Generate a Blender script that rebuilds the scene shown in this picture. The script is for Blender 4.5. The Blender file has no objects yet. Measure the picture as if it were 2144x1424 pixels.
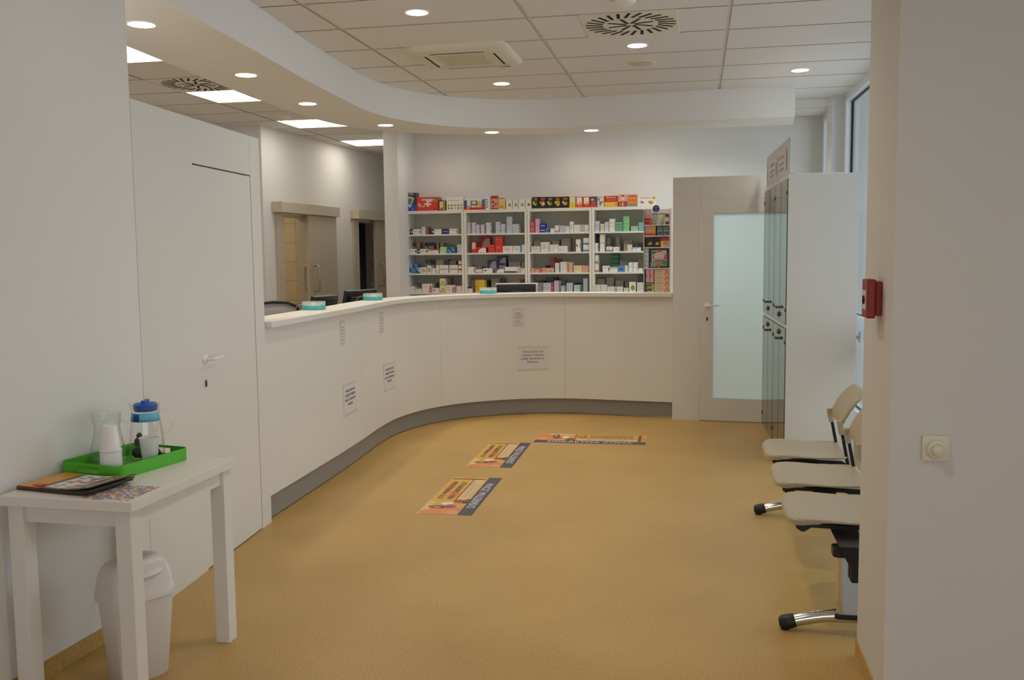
import bpy, math, random
from mathutils import Matrix, Vector
random.seed(7)
SC = bpy.context.scene
COL = SC.collection
# ------------------------------------------------------------------ camera model
FPX, PIT, ROL, CAMZ = 1959.3, 0.0906563, -0.011108, 1.56
_cp, _sp, _cr, _sr = math.cos(PIT), math.sin(PIT), math.cos(ROL), math.sin(ROL)
FW = Vector((0, _cp, -_sp)); UP = Vector((0, _sp, _cp)); RT = Vector((1, 0, 0))
R2 = _cr*RT + _sr*UP; U2 = -_sr*RT + _cr*UP
C0 = Vector((0, 0, CAMZ))
def ray(x, y): return FW + R2*((x-1072)/FPX) - U2*((y-712)/FPX)
def atz(x, y, z):
    d = ray(x, y); return C0 + d*((z-CAMZ)/d.z)
def atv(x, y, a, b):
    nx, ny = -(b[1]-a[1]), b[0]-a[0]
    d = ray(x, y); t = (nx*a[0]+ny*a[1])/(nx*d.x+ny*d.y); return C0 + d*t
cam = bpy.data.cameras.new('camera'); cam.sensor_width = 36; cam.lens = FPX*36/2144
cam.clip_start = .05
co = bpy.data.objects.new('camera', cam); COL.objects.link(co)
co.matrix_world = Matrix(((R2.x, U2.x, -FW.x, 0), (R2.y, U2.y, -FW.y, 0), (R2.z, U2.z, -FW.z, CAMZ), (0, 0, 0, 1)))
SC.camera = co
# ------------------------------------------------------------------ materials
def lin(c):
    if isinstance(c, str): c = [int(c[i:i+2], 16)/255 for i in (0, 2, 4)]
    return [((v+.055)/1.055)**2.4 if v > .04045 else v/12.92 for v in c]
MATS = {}
def mat(name, c, rough=.5, metal=0, spec=.5, coat=0, lin_=None, bump=0):
    if name in MATS: return MATS[name]
    m = bpy.data.materials.new(name); m.use_nodes = True
    b = m.node_tree.nodes['Principled BSDF']
    l = lin_ or lin(c)
    b.inputs['Base Color'].default_value = (*l, 1)
    b.inputs['Roughness'].default_value = rough
    b.inputs['Metallic'].default_value = metal
    b.inputs['Specular IOR Level'].default_value = spec
    if bump:
        nt = m.node_tree; n = nt.nodes.new('ShaderNodeTexNoise'); n.inputs['Scale'].default_value = 180
        bp = nt.nodes.new('ShaderNodeBump'); bp.inputs['Strength'].default_value = bump; bp.inputs['Distance'].default_value = .002
        nt.links.new(n.outputs['Fac'], bp.inputs['Height']); nt.links.new(bp.outputs['Normal'], b.inputs['Normal'])
    MATS[name] = m; return m
def col(hexc, rough=.45): return mat('print_'+hexc, hexc, rough)
def emit(name, c, s):
    m = bpy.data.materials.new(name); m.use_nodes = True; nt = m.node_tree
    nt.nodes.remove(nt.nodes['Principled BSDF']); e = nt.nodes.new('ShaderNodeEmission')
    e.inputs['Color'].default_value = (*c, 1); e.inputs['Strength'].default_value = s
    nt.links.new(e.outputs[0], nt.nodes['Material Output'].inputs[0]); return m
def glass(name, tint=(1, 1, 1), rough=0.0, ior=1.45):
    m = bpy.data.materials.new(name); m.use_nodes = True
    b = m.node_tree.nodes['Principled BSDF']
    b.inputs['Base Color'].default_value = (*tint, 1); b.inputs['Transmission Weight'].default_value = 1
    b.inputs['Roughness'].default_value = rough; b.inputs['IOR'].default_value = ior; return m
def thin_glass(name, tint, ior=1.5, rough=0.0):
    # architectural pane: straight-through transparency plus Fresnel mirror
    m = bpy.data.materials.new(name); m.use_nodes = True; nt = m.node_tree
    nt.nodes.remove(nt.nodes['Principled BSDF'])
    t = nt.nodes.new('ShaderNodeBsdfTransparent'); t.inputs[0].default_value = (*tint, 1)
    g = nt.nodes.new('ShaderNodeBsdfGlossy'); g.inputs['Roughness'].default_value = rough
    lw = nt.nodes.new('ShaderNodeLayerWeight'); lw.inputs[0].default_value = .5
    pw = nt.nodes.new('ShaderNodeMath'); pw.operation = 'POWER'; pw.inputs[1].default_value = 5
    f = nt.nodes.new('ShaderNodeMath'); f.operation = 'MULTIPLY_ADD'; f0 = ((ior-1)/(ior+1))**2
    f.inputs[1].default_value = 1-f0; f.inputs[2].default_value = f0
    nt.links.new(lw.outputs['Facing'], pw.inputs[0]); nt.links.new(pw.outputs[0], f.inputs[0])
    mx = nt.nodes.new('ShaderNodeMixShader')
    nt.links.new(f.outputs[0], mx.inputs[0]); nt.links.new(t.outputs[0], mx.inputs[1]); nt.links.new(g.outputs[0], mx.inputs[2])
    nt.links.new(mx.outputs[0], nt.nodes['Material Output'].inputs[0]); return m
def milky(name):
    m = bpy.data.materials.new(name); m.use_nodes = True; nt = m.node_tree; b = nt.nodes['Principled BSDF']
    b.inputs['Base Color'].default_value = (.78, .8, .79, 1); b.inputs['Roughness'].default_value = .3; b.inputs['Alpha'].default_value = .55; return m
WALL = mat('wall_paint', None, .6, lin_=(.74, .73, .71), bump=.03)
LAM = mat('white_laminate', None, .38, lin_=(.72, .705, .665))
CEIL = mat('ceiling_tile', None, .8, lin_=(.74, .72, .69))
SOFF = mat('soffit_paint', None, .7, lin_=(.78, .77, .75))
DARKV = mat('void_black', '0c0c0c', .8)
KICK = mat('grey_kick', '8b8883', .4)
BLACK = mat('black_plastic', '161618', .45)
CHROME = mat('chrome', 'd8d8da', .12, 1)
STEEL = mat('brushed_steel', 'b9b2a6', .32, 1)
DOORM = mat('champagne_metal', 'cabfac', .4, .3)
WHITEP = mat('white_plastic', 'e9e7e2', .35)
CREAM = mat('cream_plastic', 'dcd6c4', .4)
SHELFW = mat('shelf_white', None, .42, lin_=(.78, .75, .68))
TABW = mat('table_white', None, .4, lin_=(.74, .72, .68))
SEAT = mat('beige_seat_plastic', 'b5a78e', .38)
GREEN = mat('green_plastic', '4fae1e', .38)
RED = mat('alarm_red', '8a1a0c', .45)
PAPER = mat('paper_white', 'e6e3e2', .6)
INK = mat('dark_ink', '2a2830', .6)
def floor_mat(name, base_lin=(.50, .325, .108)):
    m = bpy.data.materials.new(name); m.use_nodes = True; nt = m.node_tree; b = nt.nodes['Principled BSDF']
    tc = nt.nodes.new('ShaderNodeTexCoord')
    n1 = nt.nodes.new('ShaderNodeTexNoise'); n1.inputs['Scale'].default_value = 140; n1.inputs['Detail'].default_value = 3
    n2 = nt.nodes.new('ShaderNodeTexNoise'); n2.inputs['Scale'].default_value = 1.6; n2.inputs['Detail'].default_value = 4
    r = nt.nodes.new('ShaderNodeValToRGB')
    e = r.color_ramp.elements
    e[0].position = .33; e[0].color = (base_lin[0]*.72, base_lin[1]*.66, base_lin[2]*.55, 1)
    e[1].position = .62; e[1].color = (base_lin[0]*1.06, base_lin[1]*1.06, base_lin[2]*1.1, 1)
    mid = r.color_ramp.elements.new(.48); mid.color = (*base_lin, 1)
    r2 = nt.nodes.new('ShaderNodeValToRGB')
    r2.color_ramp.elements[0].position = .3; r2.color_ramp.elements[0].color = (.9, .89, .86, 1)
    r2.color_ramp.elements[1].position = .7; r2.color_ramp.elements[1].color = (1.04, 1.04, 1.05, 1)
    mx = nt.nodes.new('ShaderNodeMix'); mx.data_type = 'RGBA'; mx.blend_type = 'MULTIPLY'; mx.inputs[0].default_value = 1
    for n in (n1, n2): nt.links.new(tc.outputs['Object'], n.inputs['Vector'])
    nt.links.new(n1.outputs['Fac'], r.inputs[0]); nt.links.new(n2.outputs['Fac'], r2.inputs[0])
    nt.links.new(r.outputs[0], mx.inputs[6]); nt.links.new(r2.outputs[0], mx.inputs[7])
    nt.links.new(mx.outputs[2], b.inputs['Base Color'])
    b.inputs['Roughness'].default_value = .42; b.inputs['Specular IOR Level'].default_value = .35
    return m
FLOOR = floor_mat('cork_linoleum')
# ------------------------------------------------------------------ mesh builder
class MB:
    def __init__(s): s.v = []; s.f = []; s.mi = []; s.sm = []
    def add(s, vs, fs, mi=0, M=None, sm=False):
        o = len(s.v)
        for p in vs:
            p = Vector(p)
            s.v.append(tuple(M @ p if M else p))
        for f in fs: s.f.append(tuple(o+i for i in f)); s.mi.append(mi); s.sm.append(sm)
    def box(s, x0, y0, z0, x1, y1, z1, mi=0, M=None):
        s.add([(x0, y0, z0), (x1, y0, z0), (x1, y1, z0), (x0, y1, z0), (x0, y0, z1), (x1, y0, z1), (x1, y1, z1), (x0, y1, z1)],
              [(0, 3, 2, 1), (4, 5, 6, 7), (0, 1, 5, 4), (1, 2, 6, 5), (2, 3, 7, 6), (3, 0, 4, 7)], mi, M)
    def prism(s, poly, z0, z1, mi=0, M=None, sm=False):
        n = len(poly)
        a = sum(poly[i][0]*poly[(i+1) % n][1]-poly[(i+1) % n][0]*poly[i][1] for i in range(n))
        if a < 0: poly = poly[::-1]
        s.add([(p[0], p[1], z0) for p in poly]+[(p[0], p[1], z1) for p in poly], [tuple(range(n))[::-1], tuple(range(n, 2*n))], mi, M)
        s.add([(p[0], p[1], z0) for p in poly]+[(p[0], p[1], z1) for p in poly], [(i, (i+1) % n, n+(i+1) % n, n+i) for i in range(n)], mi, M, sm)
    def lathe(s, prof, n=32, mi=0, M=None, sm=True):
        vs = []; fs = []; k = len(prof)
        for i in range(n):
            a = 2*math.pi*i/n
            for r, z in prof: vs.append((r*math.cos(a), r*math.sin(a), z))
        for i in range(n):
            for j in range(k-1):
                a, b = i*k+j, ((i+1) % n)*k+j
                fs.append((a, b, b+1, a+1))
        if prof[0][0] > 1e-6: fs.append(tuple(i*k for i in range(n))[::-1])
        if prof[-1][0] > 1e-6: fs.append(tuple(i*k+k-1 for i in range(n)))
        s.add(vs, fs, mi, M, sm)
    def tube(s, pts, r, n=10, mi=0, M=None, sm=True, sq=1.0):
        pts = [Vector(p) for p in pts]; vs = []; fs = []; k = len(pts)
        rs = r if isinstance(r, (list, tuple)) else [r]*k
        prev = None
        for i, p in enumerate(pts):
            t = (pts[min(i+1, k-1)]-pts[max(i-1, 0)]).normalized()
            if prev is None:
                ref = Vector((0, 0, 1)) if abs(t.z) < .9 else Vector((1, 0, 0))
                a = t.cross(ref).normalized()
            else:
                a = (prev-t*prev.dot(t)).normalized()
            prev = a; b = t.cross(a)
            for j in range(n):
                th = 2*math.pi*j/n
                vs.append(p+a*rs[i]*math.cos(th)+b*rs[i]*sq*math.sin(th))
        for i in range(k-1):
            for j in range(n):
                fs.append((i*n+j, i*n+(j+1) % n, (i+1)*n+(j+1) % n, (i+1)*n+j))
        fs.append(tuple(range(n))); fs.append(tuple((k-1)*n+j for j in range(n))[::-1])
        s.add(vs, fs, mi, M, sm)
    def loft(s, rings, mi=0, M=None, sm=True, cap=True):
        n = len(rings[0]); vs = [p for r in rings for p in r]; fs = []
        for i in range(len(rings)-1):
            for j in range(n): fs.append((i*n+j, i*n+(j+1) % n, (i+1)*n+(j+1) % n, (i+1)*n+j))
        if cap: fs.append(tuple(range(n))[::-1]); fs.append(tuple((len(rings)-1)*n+j for j in range(n)))
        s.add(vs, fs, mi, M, sm)
    def obj(s, name, mats, parent=None, bevel=0, seg=2, loc=None, rotz=0, fixn=True):
        me = bpy.data.meshes.new(name); me.from_pydata(s.v, [], s.f)
        if not isinstance(mats, (list, tuple)): mats = [mats]
        for m in mats: me.materials.append(m)
        me.polygons.foreach_set('material_index', s.mi); me.polygons.foreach_set('use_smooth', s.sm)
        me.update()
        if fixn:
            import bmesh
            bm = bmesh.new(); bm.from_mesh(me); bmesh.ops.remove_doubles(bm, verts=bm.verts, dist=1e-6)
            bmesh.ops.recalc_face_normals(bm, faces=bm.faces); bm.to_mesh(me); bm.free()
        if any(s.sm): me.set_sharp_from_angle(angle=math.radians(40))
        o = bpy.data.objects.new(name, me); COL.objects.link(o)
        if loc: o.location = loc
        o.rotation_euler.z = rotz
        if parent: o.parent = parent
        if bevel:
            b = o.modifiers.new('bevel', 'BEVEL'); b.width = bevel; b.segments = seg; b.limit_method = 'ANGLE'; b.angle_limit = math.radians(40)
        return o
def tag(o, label, cat, group=None):
    o['label'] = label; o['category'] = cat
    if group: o['group'] = group
    return o
def struct(o): o['kind'] = 'structure'; return o
def thing(name, label, cat, loc=(0, 0, 0), rotz=0, group=None):
    o = bpy.data.objects.new(name, None); COL.objects.link(o); o.empty_display_size = .1
    o.location = loc; o.rotation_euler.z = rotz; return tag(o, label, cat, group)
def text(name, body, size, m, parent, M, depth=0.0, sx=1.0, align='CENTER', lines=1.2):
    cu = bpy.data.curves.new('t', 'FONT'); cu.body = body; cu.size = size; cu.align_x = align; cu.align_y = 'CENTER'
    cu.space_line = lines; cu.extrude = depth; cu.resolution_u = 3
    t = bpy.data.objects.new('t', cu); COL.objects.link(t)
    dg = bpy.context.evaluated_depsgraph_get()
    me = bpy.data.meshes.new_from_object(t.evaluated_get(dg)); me.name = name
    bpy.data.objects.remove(t); bpy.data.curves.remove(cu)
    me.transform(M @ Matrix.Diagonal((sx, 1, 1, 1)))
    me.materials.clear(); me.materials.append(m)
    o = bpy.data.objects.new(name, me); COL.objects.link(o)
    if parent: o.parent = parent
    return o
def frame(o, u, v):  # matrix with x=u, y=v, z=u x v at origin o
    u = Vector(u).normalized(); v = Vector(v); v = (v-u*v.dot(u)).normalized(); w = u.cross(v)
    return Matrix(((u.x, v.x, w.x, o[0]), (u.y, v.y, w.y, o[1]), (u.z, v.z, w.z, o[2]), (0, 0, 0, 1)))
def catmull(P, n):
    P = [Vector((p[0], p[1], 0)) for p in P]; Q = [P[0]*2-P[1]]+P+[P[-1]*2-P[-2]]; out = []
    for i in range(1, len(Q)-2):
        for k in range(12):
            t = k/12; a, b, c, d = Q[i-1], Q[i], Q[i+1], Q[i+2]
            out.append(.5*((2*b)+(c-a)*t+(2*a-5*b+4*c-d)*t*t+(3*b-a-3*c+d)*t**3))
    out.append(P[-1])
    L = [0]
    for i in range(1, len(out)): L.append(L[-1]+(out[i]-out[i-1]).length)
    res = []; j = 0
    for k in range(n+1):
        s = L[-1]*k/n
        while j < len(L)-2 and L[j+1] < s: j += 1
        t = (s-L[j])/max(1e-9, L[j+1]-L[j]); res.append(out[j].lerp(out[j+1], min(1, t)))
    return res
def offset(path, d):  # +d to the left of travel
    r = []
    for i, p in enumerate(path):
        t = (path[min(i+1, len(path)-1)]-path[max(i-1, 0)]).normalized()
        r.append(p+Vector((-t.y, t.x, 0))*d)
    return r
def ribbon(mb, A, B, z0, z1, mi=0):
    rings = [[(a.x, a.y, z0), (b.x, b.y, z0), (b.x, b.y, z1), (a.x, a.y, z1)] for a, b in zip(A, B)]
    n = 4
    vs = [p for r in rings for p in r]; k = len(rings)
    for j in range(4):
        mb.add(vs, [(i*n+j, i*n+(j+1) % n, (i+1)*n+(j+1) % n, (i+1)*n+j) for i in range(k-1)], mi, None, True)
    mb.add(vs, [(0, 1, 2, 3), tuple((k-1)*n+j for j in (3, 2, 1, 0))], mi)
def wallbox(name, a, b, th, z0, z1, m, kind='structure'):
    # wall with its visible face on the line a->b, thickness th to the left of travel
    a = Vector((a[0], a[1], 0)); b = Vector((b[0], b[1], 0)); t = (b-a).normalized(); n = Vector((-t.y, t.x, 0))*th
    mb = MB(); mb.prism([(a.x, a.y), (b.x, b.y), (b.x+n.x, b.y+n.y), (a.x+n.x, a.y+n.y)], z0, z1)
    o = mb.obj(name, m); o['kind'] = kind; return o
CZ = 2.994
YG = .195079; GX = Vector((math.cos(YG), -math.sin(YG), 0)); GY = Vector((math.sin(YG), math.cos(YG), 0)); GO = Vector((-1.05949, 6.07345, 0))
def grid(gx, gy, z=0): return GO+GX*gx+GY*gy+Vector((0, 0, z))
MG = Matrix(((GX.x, GY.x, 0, GO.x), (GX.y, GY.y, 0, GO.y), (0, 0, 1, 0), (0, 0, 0, 1)))
# ================================================================== SETTING
mb = MB(); mb.prism([(-5.2, -4.2), (4.7, -4.2), (4.7, 2.6), (2.02, 2.75), (4.15, 14.4), (-5.2, 14.4)], -.08, 0)
struct(mb.obj('floor', FLOOR))
# --- ceiling: lay-in tiles with shadow gaps
BARS = mat('ceiling_bar', None, .6, lin_=(.78, .76, .74))
mb = MB()
mb.box(-4.2, -10.4, CZ+.008, 6.4, 8.6, CZ+.11, 1, MG)
G_ = .011; HB = .013
def tile(x0, x1, y0, y1):
    x0 += HB; x1 -= HB; y0 += G_; y1 -= G_; z0, z1 = CZ, CZ+.0085
    v = [(x0, y0, z0), (x1, y0, z0), (x1, y1, z0), (x0, y1, z0), (x0, y0, z1), (x1, y0, z1), (x1, y1, z1), (x0, y1, z1)]
    mb.add(v, [(0, 3, 2, 1)], 0, MG); mb.add(v, [(0, 1, 5, 4), (1, 2, 6, 5), (2, 3, 7, 6), (3, 0, 4, 7)], 2, MG)
PANELS = [(0.0, .6), (1.8, 2.4), (3.6, 4.2), (5.4, 6.0)]
for r in range(-17, 14):
    y0, y1 = r*.6, r*.6+.6
    tile(-.64, 0, y0, y1)
    for c in range(0, 5): tile(c*1.2, c*1.2+1.2, y0, y1)
    tile(-3.2, -2.148, y0, y1); tile(-.948, -.64, y0, y1)
    if r in (0, 2, 3, 6, 9): tile(-1.548, -.948, y0, y1)
    else: tile(-2.148, -.948, y0, y1)
struct(mb.obj('ceiling', [CEIL, BARS, mat('tile_edge_shade', None, .8, lin_=(.40, .38, .34))], fixn=False))  # tile sides coloured darker to deepen the shade in the joints
# --- left wall with its linoleum upstand
LW1 = Vector((-1.597, 4.01, 0)); LWD = Vector((math.sin(math.radians(14.6)), math.cos(math.radians(14.6)), 0))
LW0 = LW1-LWD*8.45
wallbox('wall_left', LW0, LW1, .2, 0, CZ, WALL)
def skirt(name, a, b, h=.067, th=.006):
    a = Vector((a[0], a[1], 0)); b = Vector((b[0], b[1], 0)); t = (b-a).normalized(); n = Vector((t.y, -t.x, 0))
    m_ = MB(); m_.prism([(a.x, a.y), (b.x, b.y), (b.x+n.x*th, b.y+n.y*th), (a.x+n.x*th, a.y+n.y*th)], 0, h)
    return struct(m_.obj(name, FLOOR))
skirt('baseboard_left', LW0, LW1)
# --- partition with flush door
PA = Vector((-1.603, 4.03, 0)); PB = Vector((-1.436, 5.428, 0)); PT = (PB-PA).normalized(); PN = Vector((PT.y, -PT.x, 0))
PL = (PB-PA).length; PROT = -math.atan2(PT.x, PT.y)
MP = Matrix(((PN.x, PT.x, 0, PA.x), (PN.y, PT.y, 0, PA.y), (0, 0, 1, 0), (0, 0, 0, 1)))  # x out of the face, y along
DS0, DS1, DH = .558, 1.268, 2.016
mb = MB()
mb.box(-.12, 0, 0, 0, DS0-.003, 2.237, 0, MP); mb.box(-.12, DS1+.003, 0, 0, PL, 2.237, 0, MP)
mb.box(-.12, DS0-.002, DH+.004, -.001, DS1+.002, 2.237, 0, MP); mb.box(-.12, DS0-.003, 0, -.05, DS1+.003, DH+.004, 0, MP)
struct(mb.obj('wall_partition', LAM, fixn=False))
door = MB(); door.box(-.045, DS0+.001, .006, -.002, DS1-.002, DH-.004, 0, MP)
d1 = struct(door.obj('door_1', LAM))
def lever(parent, M, sgn, m=WHITEP):
    h = MB()
    h.lathe([(0, 0), (.026, 0), (.026, .006), (.022, .009), (0, .009)], 24, 0, M @ Matrix.Rotation(math.pi/2, 4, 'Y'))
    h.tube([(.004, 0, 0), (.035, 0, 0), (.047, sgn*.006, 0), (.05, sgn*.025, .001), (.05, sgn*.07, .003), (.048, sgn*.115, .004)], [.009, .009, .0095, .009, .008, .007], 10, 0, M)
    h.obj('door_handle', m, parent)
    k = MB(); k.box(.0005, -.009, -.14, .004, .009, -.105, 0, M); k.lathe([(0, 0), (.006, 0), (.006, .002), (0, .002)], 12, 1, M @ Matrix.Translation((.0035, 0, -.117)) @ Matrix.Rotation(math.pi/2, 4, 'Y'))
    k.box(.0035, -.0028, -.135, .0055, .0028, -.119, 1, M)
    k.obj('keyhole_plate', [mat('brass_dark', '8a7a55', .4, .8), DARKV], parent, .001)
lever(d1, MP @ Matrix.Translation((-.002, DS0+.055, 1.06)), 1)
# --- office shell behind the counter
wallbox('wall_office_front', grid(-3.0, -1.75), grid(-1.0, -1.75), -.1, 0, CZ, WALL)
wallbox('wall_office_left', grid(-2.83, -1.9), grid(-2.83, 3.81), .15, 0, CZ, WALL)
wallbox('wall_office_end', grid(-2.83, 3.81), (-2.706, 10.33), .1, 0, CZ, WALL)
W0 = Vector((-2.706, 10.33, 0)); WD = Vector((.8961, 3.5, 0)).normalized(); WN = Vector((WD.y, -WD.x, 0))
MW = Matrix(((WN.x, WD.x, 0, W0.x), (WN.y, WD.y, 0, W0.y), (0, 0, 1, 0), (0, 0, 0, 1)))
mb = MB(); T = .26; OH = 2.05
OPEN = [(.40, 1.30), (2.50, 3.42)]
ys = [0, .40, 1.30, 2.50, 3.42, 4.4]
for i in (0, 2, 4): mb.box(-T, ys[i], 0, 0, ys[i+1], CZ, 0, MW)
for a, b in OPEN: mb.box(-T, a, OH, 0, b, CZ, 0, MW)
struct(mb.obj('wall_office_right', WALL, fixn=False))
wallbox('wall_office_back', (-2.2, 14.25), (-.9, 14.0), .1, 0, CZ, WALL)
# rooms behind the sliding doors
TILEW = None
def tiles_mat():
    m = bpy.data.materials.new('yellow_wall_tiles'); m.use_nodes = True; nt = m.node_tree; b = nt.nodes['Principled BSDF']
    tc = nt.nodes.new('ShaderNodeTexCoord'); sx = nt.nodes.new('ShaderNodeSeparateXYZ'); cx = nt.nodes.new('ShaderNodeCombineXYZ')
    br = nt.nodes.new('ShaderNodeTexBrick'); br.offset = 0; br.inputs['Scale'].default_value = 1
    br.inputs['Brick Width'].default_value = .2; br.inputs['Row Height'].default_value = .25; br.inputs['Mortar Size'].default_value = .003
    br.inputs['Color1'].default_value = (.62, .51, .31, 1); br.inputs['Color2'].default_value = (.60, .49, .30, 1); br.inputs['Mortar'].default_value = (.3, .22, .12, 1)
    nt.links.new(tc.outputs['Object'], sx.inputs[0]); nt.links.new(sx.outputs['X'], cx.inputs['X']); nt.links.new(sx.outputs['Z'], cx.inputs['Y'])
    nt.links.new(cx.outputs[0], br.inputs['Vector']); nt.links.new(br.outputs['Color'], b.inputs['Base Color']); b.inputs['Roughness'].default_value = .25
    return m
tm = tiles_mat()
MWm = MW
mb = MB(); mb.box(-1.9, 1.9, 0, -T, 2.0, 2.6, 0); o = mb.obj('wall_washroom_far', tm); o.matrix_world = MW; struct(o)
mb = MB(); mb.box(-1.9, -.3, 0, -1.8, 1.9, 2.6, 0); mb.box(-1.8, -.3, 0, -T, -.2, 2.6, 0); mb.box(-1.9, -.3, 2.6, -T, 2.0, 2.66, 0)
o = mb.obj('wall_washroom_left', WALL); o.matrix_world = MW; struct(o)
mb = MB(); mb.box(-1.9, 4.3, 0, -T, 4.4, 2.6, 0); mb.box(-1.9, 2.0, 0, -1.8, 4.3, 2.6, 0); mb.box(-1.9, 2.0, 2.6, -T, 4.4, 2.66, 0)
o = mb.obj('wall_storeroom', mat('dark_store_shade', '3a3836', .7)); o.matrix_world = MW; struct(o)  # dark wall colour stands in for the shade of an unlit room
# --- shelf stub column, back wall
E12 = Vector((math.cos(math.radians(12)), -math.sin(math.radians(12)), 0)); N12 = Vector((math.sin(math.radians(12)), math.cos(math.radians(12)), 0))
B0 = Vector((.15, 10.848, 0))
def bw(u, d=0): return B0+E12*u-N12*d       # point on the back wall, d metres in front of it
wallbox('wall_back', bw(-1.62), bw(3.75), .2, 0, CZ, WALL)
ca = atv(810, 640, bw(0, .62), bw(1, .62)); cb = atv(839, 640, bw(0, .62), bw(1, .62))
ca = Vector((ca.x, ca.y, 0)); cb = Vector((cb.x, cb.y, 0))
mb = MB(); mb.prism([(ca.x, ca.y), (cb.x, cb.y), (cb.x+N12.x*.62, cb.y+N12.y*.62), (ca.x+N12.x*.62, ca.y+N12.y*.62)], 0, CZ)
struct(mb.obj('wall_stub', WALL))
wallbox('wall_divider', bw(-1.5, -.2), bw(-1.5, -3.3), .12, 0, CZ, WALL)
# --- door wall on the right with frosted door
DA = Vector((1.497, 8.694, 0)); DDIR = Vector((.9625, -.2713, 0)).normalized(); DN = Vector((-DDIR.y, DDIR.x, 0))
MD = Matrix(((DDIR.x, DN.x, 0, DA.x), (DDIR.y, DN.y, 0, DA.y), (0, 0, 1, 0), (0, 0, 0, 1)))  # x along, y away from the viewer
ds0, ds1 = .255, 1.155
mb = MB()
mb.box(0, 0, 0, ds0-.004, .1, 2.25, 0, MD); mb.box(ds1+.004, 0, 0, 1.52, .1, 2.25, 0, MD); mb.box(ds0-.003, .0005, 2.044, ds1+.003, .1, 2.25, 0, MD)
struct(mb.obj('wall_door_side', LAM, fixn=False))
dl = MB()
dl.box(ds0+.002, .003, .006, ds0+.112, .045, 2.038, 0, MD); dl.box(ds1-.112, .003, .006, ds1-.002, .045, 2.038, 0, MD)
dl.box(ds0+.112, .003, .006, ds1-.112, .045, .215, 0, MD); dl.box(ds0+.112, .003, 1.917, ds1-.112, .045, 2.038, 0, MD)
d2 = struct(dl.obj('door_2', LAM, fixn=False))
fro = bpy.data.materials.new('frosted_glass'); fro.use_nodes = True; nt = fro.node_tree; nt.nodes.remove(nt.nodes['Principled BSDF'])
tr = nt.nodes.new('ShaderNodeBsdfTranslucent'); tr.inputs[0].default_value = (.92, 1.0, 1.0, 1)
df = nt.nodes.new('ShaderNodeBsdfDiffuse'); df.inputs[0].default_value = (.74, .82, .82, 1)
gl = nt.nodes.new('ShaderNodeBsdfGlossy'); gl.inputs['Roughness'].default_value = .3
m1 = nt.nodes.new('ShaderNodeMixShader'); m1.inputs[0].default_value = .8; m2 = nt.nodes.new('ShaderNodeMixShader'); m2.inputs[0].default_value = .04
nt.links.new(df.outputs[0], m1.inputs[1]); nt.links.new(tr.outputs[0], m1.inputs[2]); nt.links.new(m1.outputs[0], m2.inputs[1]); nt.links.new(gl.outputs[0], m2.inputs[2])
nt.links.new(m2.outputs[0], nt.nodes['Material Output'].inputs[0])
g = MB(); g.box(ds0+.112, .022, .215, ds1-.112, .028, 1.917, 0, MD); g.obj('glass_pane', fro, d2)
lever(d2, MD @ Matrix.Translation((ds0+.06, .003, 1.075)) @ Matrix.Rotation(-math.pi/2, 4, 'Z'), 1)
# --- right window wall
A1 = Vector((2.904, 7.655, 0)); RD = Vector((.208, 1.189, 0)).normalized(); RN = Vector((-RD.y, RD.x, 0))  # RN points into the room
MR = Matrix(((RD.x, RN.x, 0, A1.x), (RD.y, RN.y, 0, A1.y), (0, 0, 1, 0), (0, 0, 0, 1)))  # x along, y into the room
mb = MB()
mb.box(-4.75, -.25, 0, -4.5, 0, CZ, 0, MR); mb.box(1.12, -.25, 0, 1.42, 0, CZ, 0, MR); mb.box(2.42, -.25, 0, 6.9, 0, CZ, 0, MR)
mb.box(-4.5, -.25, 0, 1.12, 0, .12, 0, MR); mb.box(1.42, -.25, 0, 2.42, 0, .12, 0, MR)
struct(mb.obj('wall_right', WALL, fixn=False))
mb = MB(); mb.box(1.17, 0, 0, 1.40, .118, CZ, 0, MR); struct(mb.obj('wall_pier', WALL))
GASK = mat('window_gasket', '101216', .5)
PANE = thin_glass('window_glass', (.93, .97, .98), 1.15)
FRAMEW = mat('window_frame_white', 'dfe2e3', .4)
def window(name, x0, x1, sash):
    fr = MB(); w = .07
    fr.box(x0, -.08, .12, x0+w, .012, CZ, 0, MR); fr.box(x1-w, -.08, .12, x1, .012, CZ, 0, MR)
    fr.box(x0+w, -.08, CZ-w, x1-w, .012, CZ, 0, MR); fr.box(x0+w, -.08, .12, x1-w, .012, .19, 0, MR)
    xs = [x0+w]
    for q in sash: fr.box(q-.045, -.08, .19, q+.045, .012, CZ-w, 0, MR); xs += [q-.045, q+.045]
    xs.append(x1-w)
    for i in range(0, len(xs), 2):
        fr.box(xs[i], -.08, .83, xs[i+1], .012, 1.005, 0, MR)
    o = struct(fr.obj(name, FRAMEW, fixn=False))
    gk = MB(); gp = MB()
    for i in range(0, len(xs), 2):
        a, b = xs[i], xs[i+1]
        for z0, z1 in ((.19, .83), (1.005, CZ-w)):
            t = .012
            gk.box(a, -.052, z0, a+t, -.034, z1, 0, MR); gk.box(b-t, -.052, z0, b, -.034, z1, 0, MR)
            gk.box(a+t, -.052, z0, b-t, -.034, z0+t*.5, 0, MR); gk.box(a+t, -.052, z1-t, b-t, -.034, z1, 0, MR)
            gp.box(a+t, -.05, z0+t*.5, b-t, -.042, z1-t, 0, MR)
    gk.obj('gasket', GASK, o, fixn=False); gp.obj('glass_pane', PANE, o, fixn=False)
    return o
w1 = window('window_1', -4.5, 1.12, (-1.75,))
hh = MB(); hh.box(.16, .012, .80, .19, .02, .88, 0, MR); hh.tube([(.175, .02, .845), (.175, .05, .845), (.12, .055, .845), (.04, .055, .84)], .008, 8, 0, MR); hh.obj('window_handle', STEEL, w1)
window('window_2', 1.42, 2.42, ())
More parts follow.
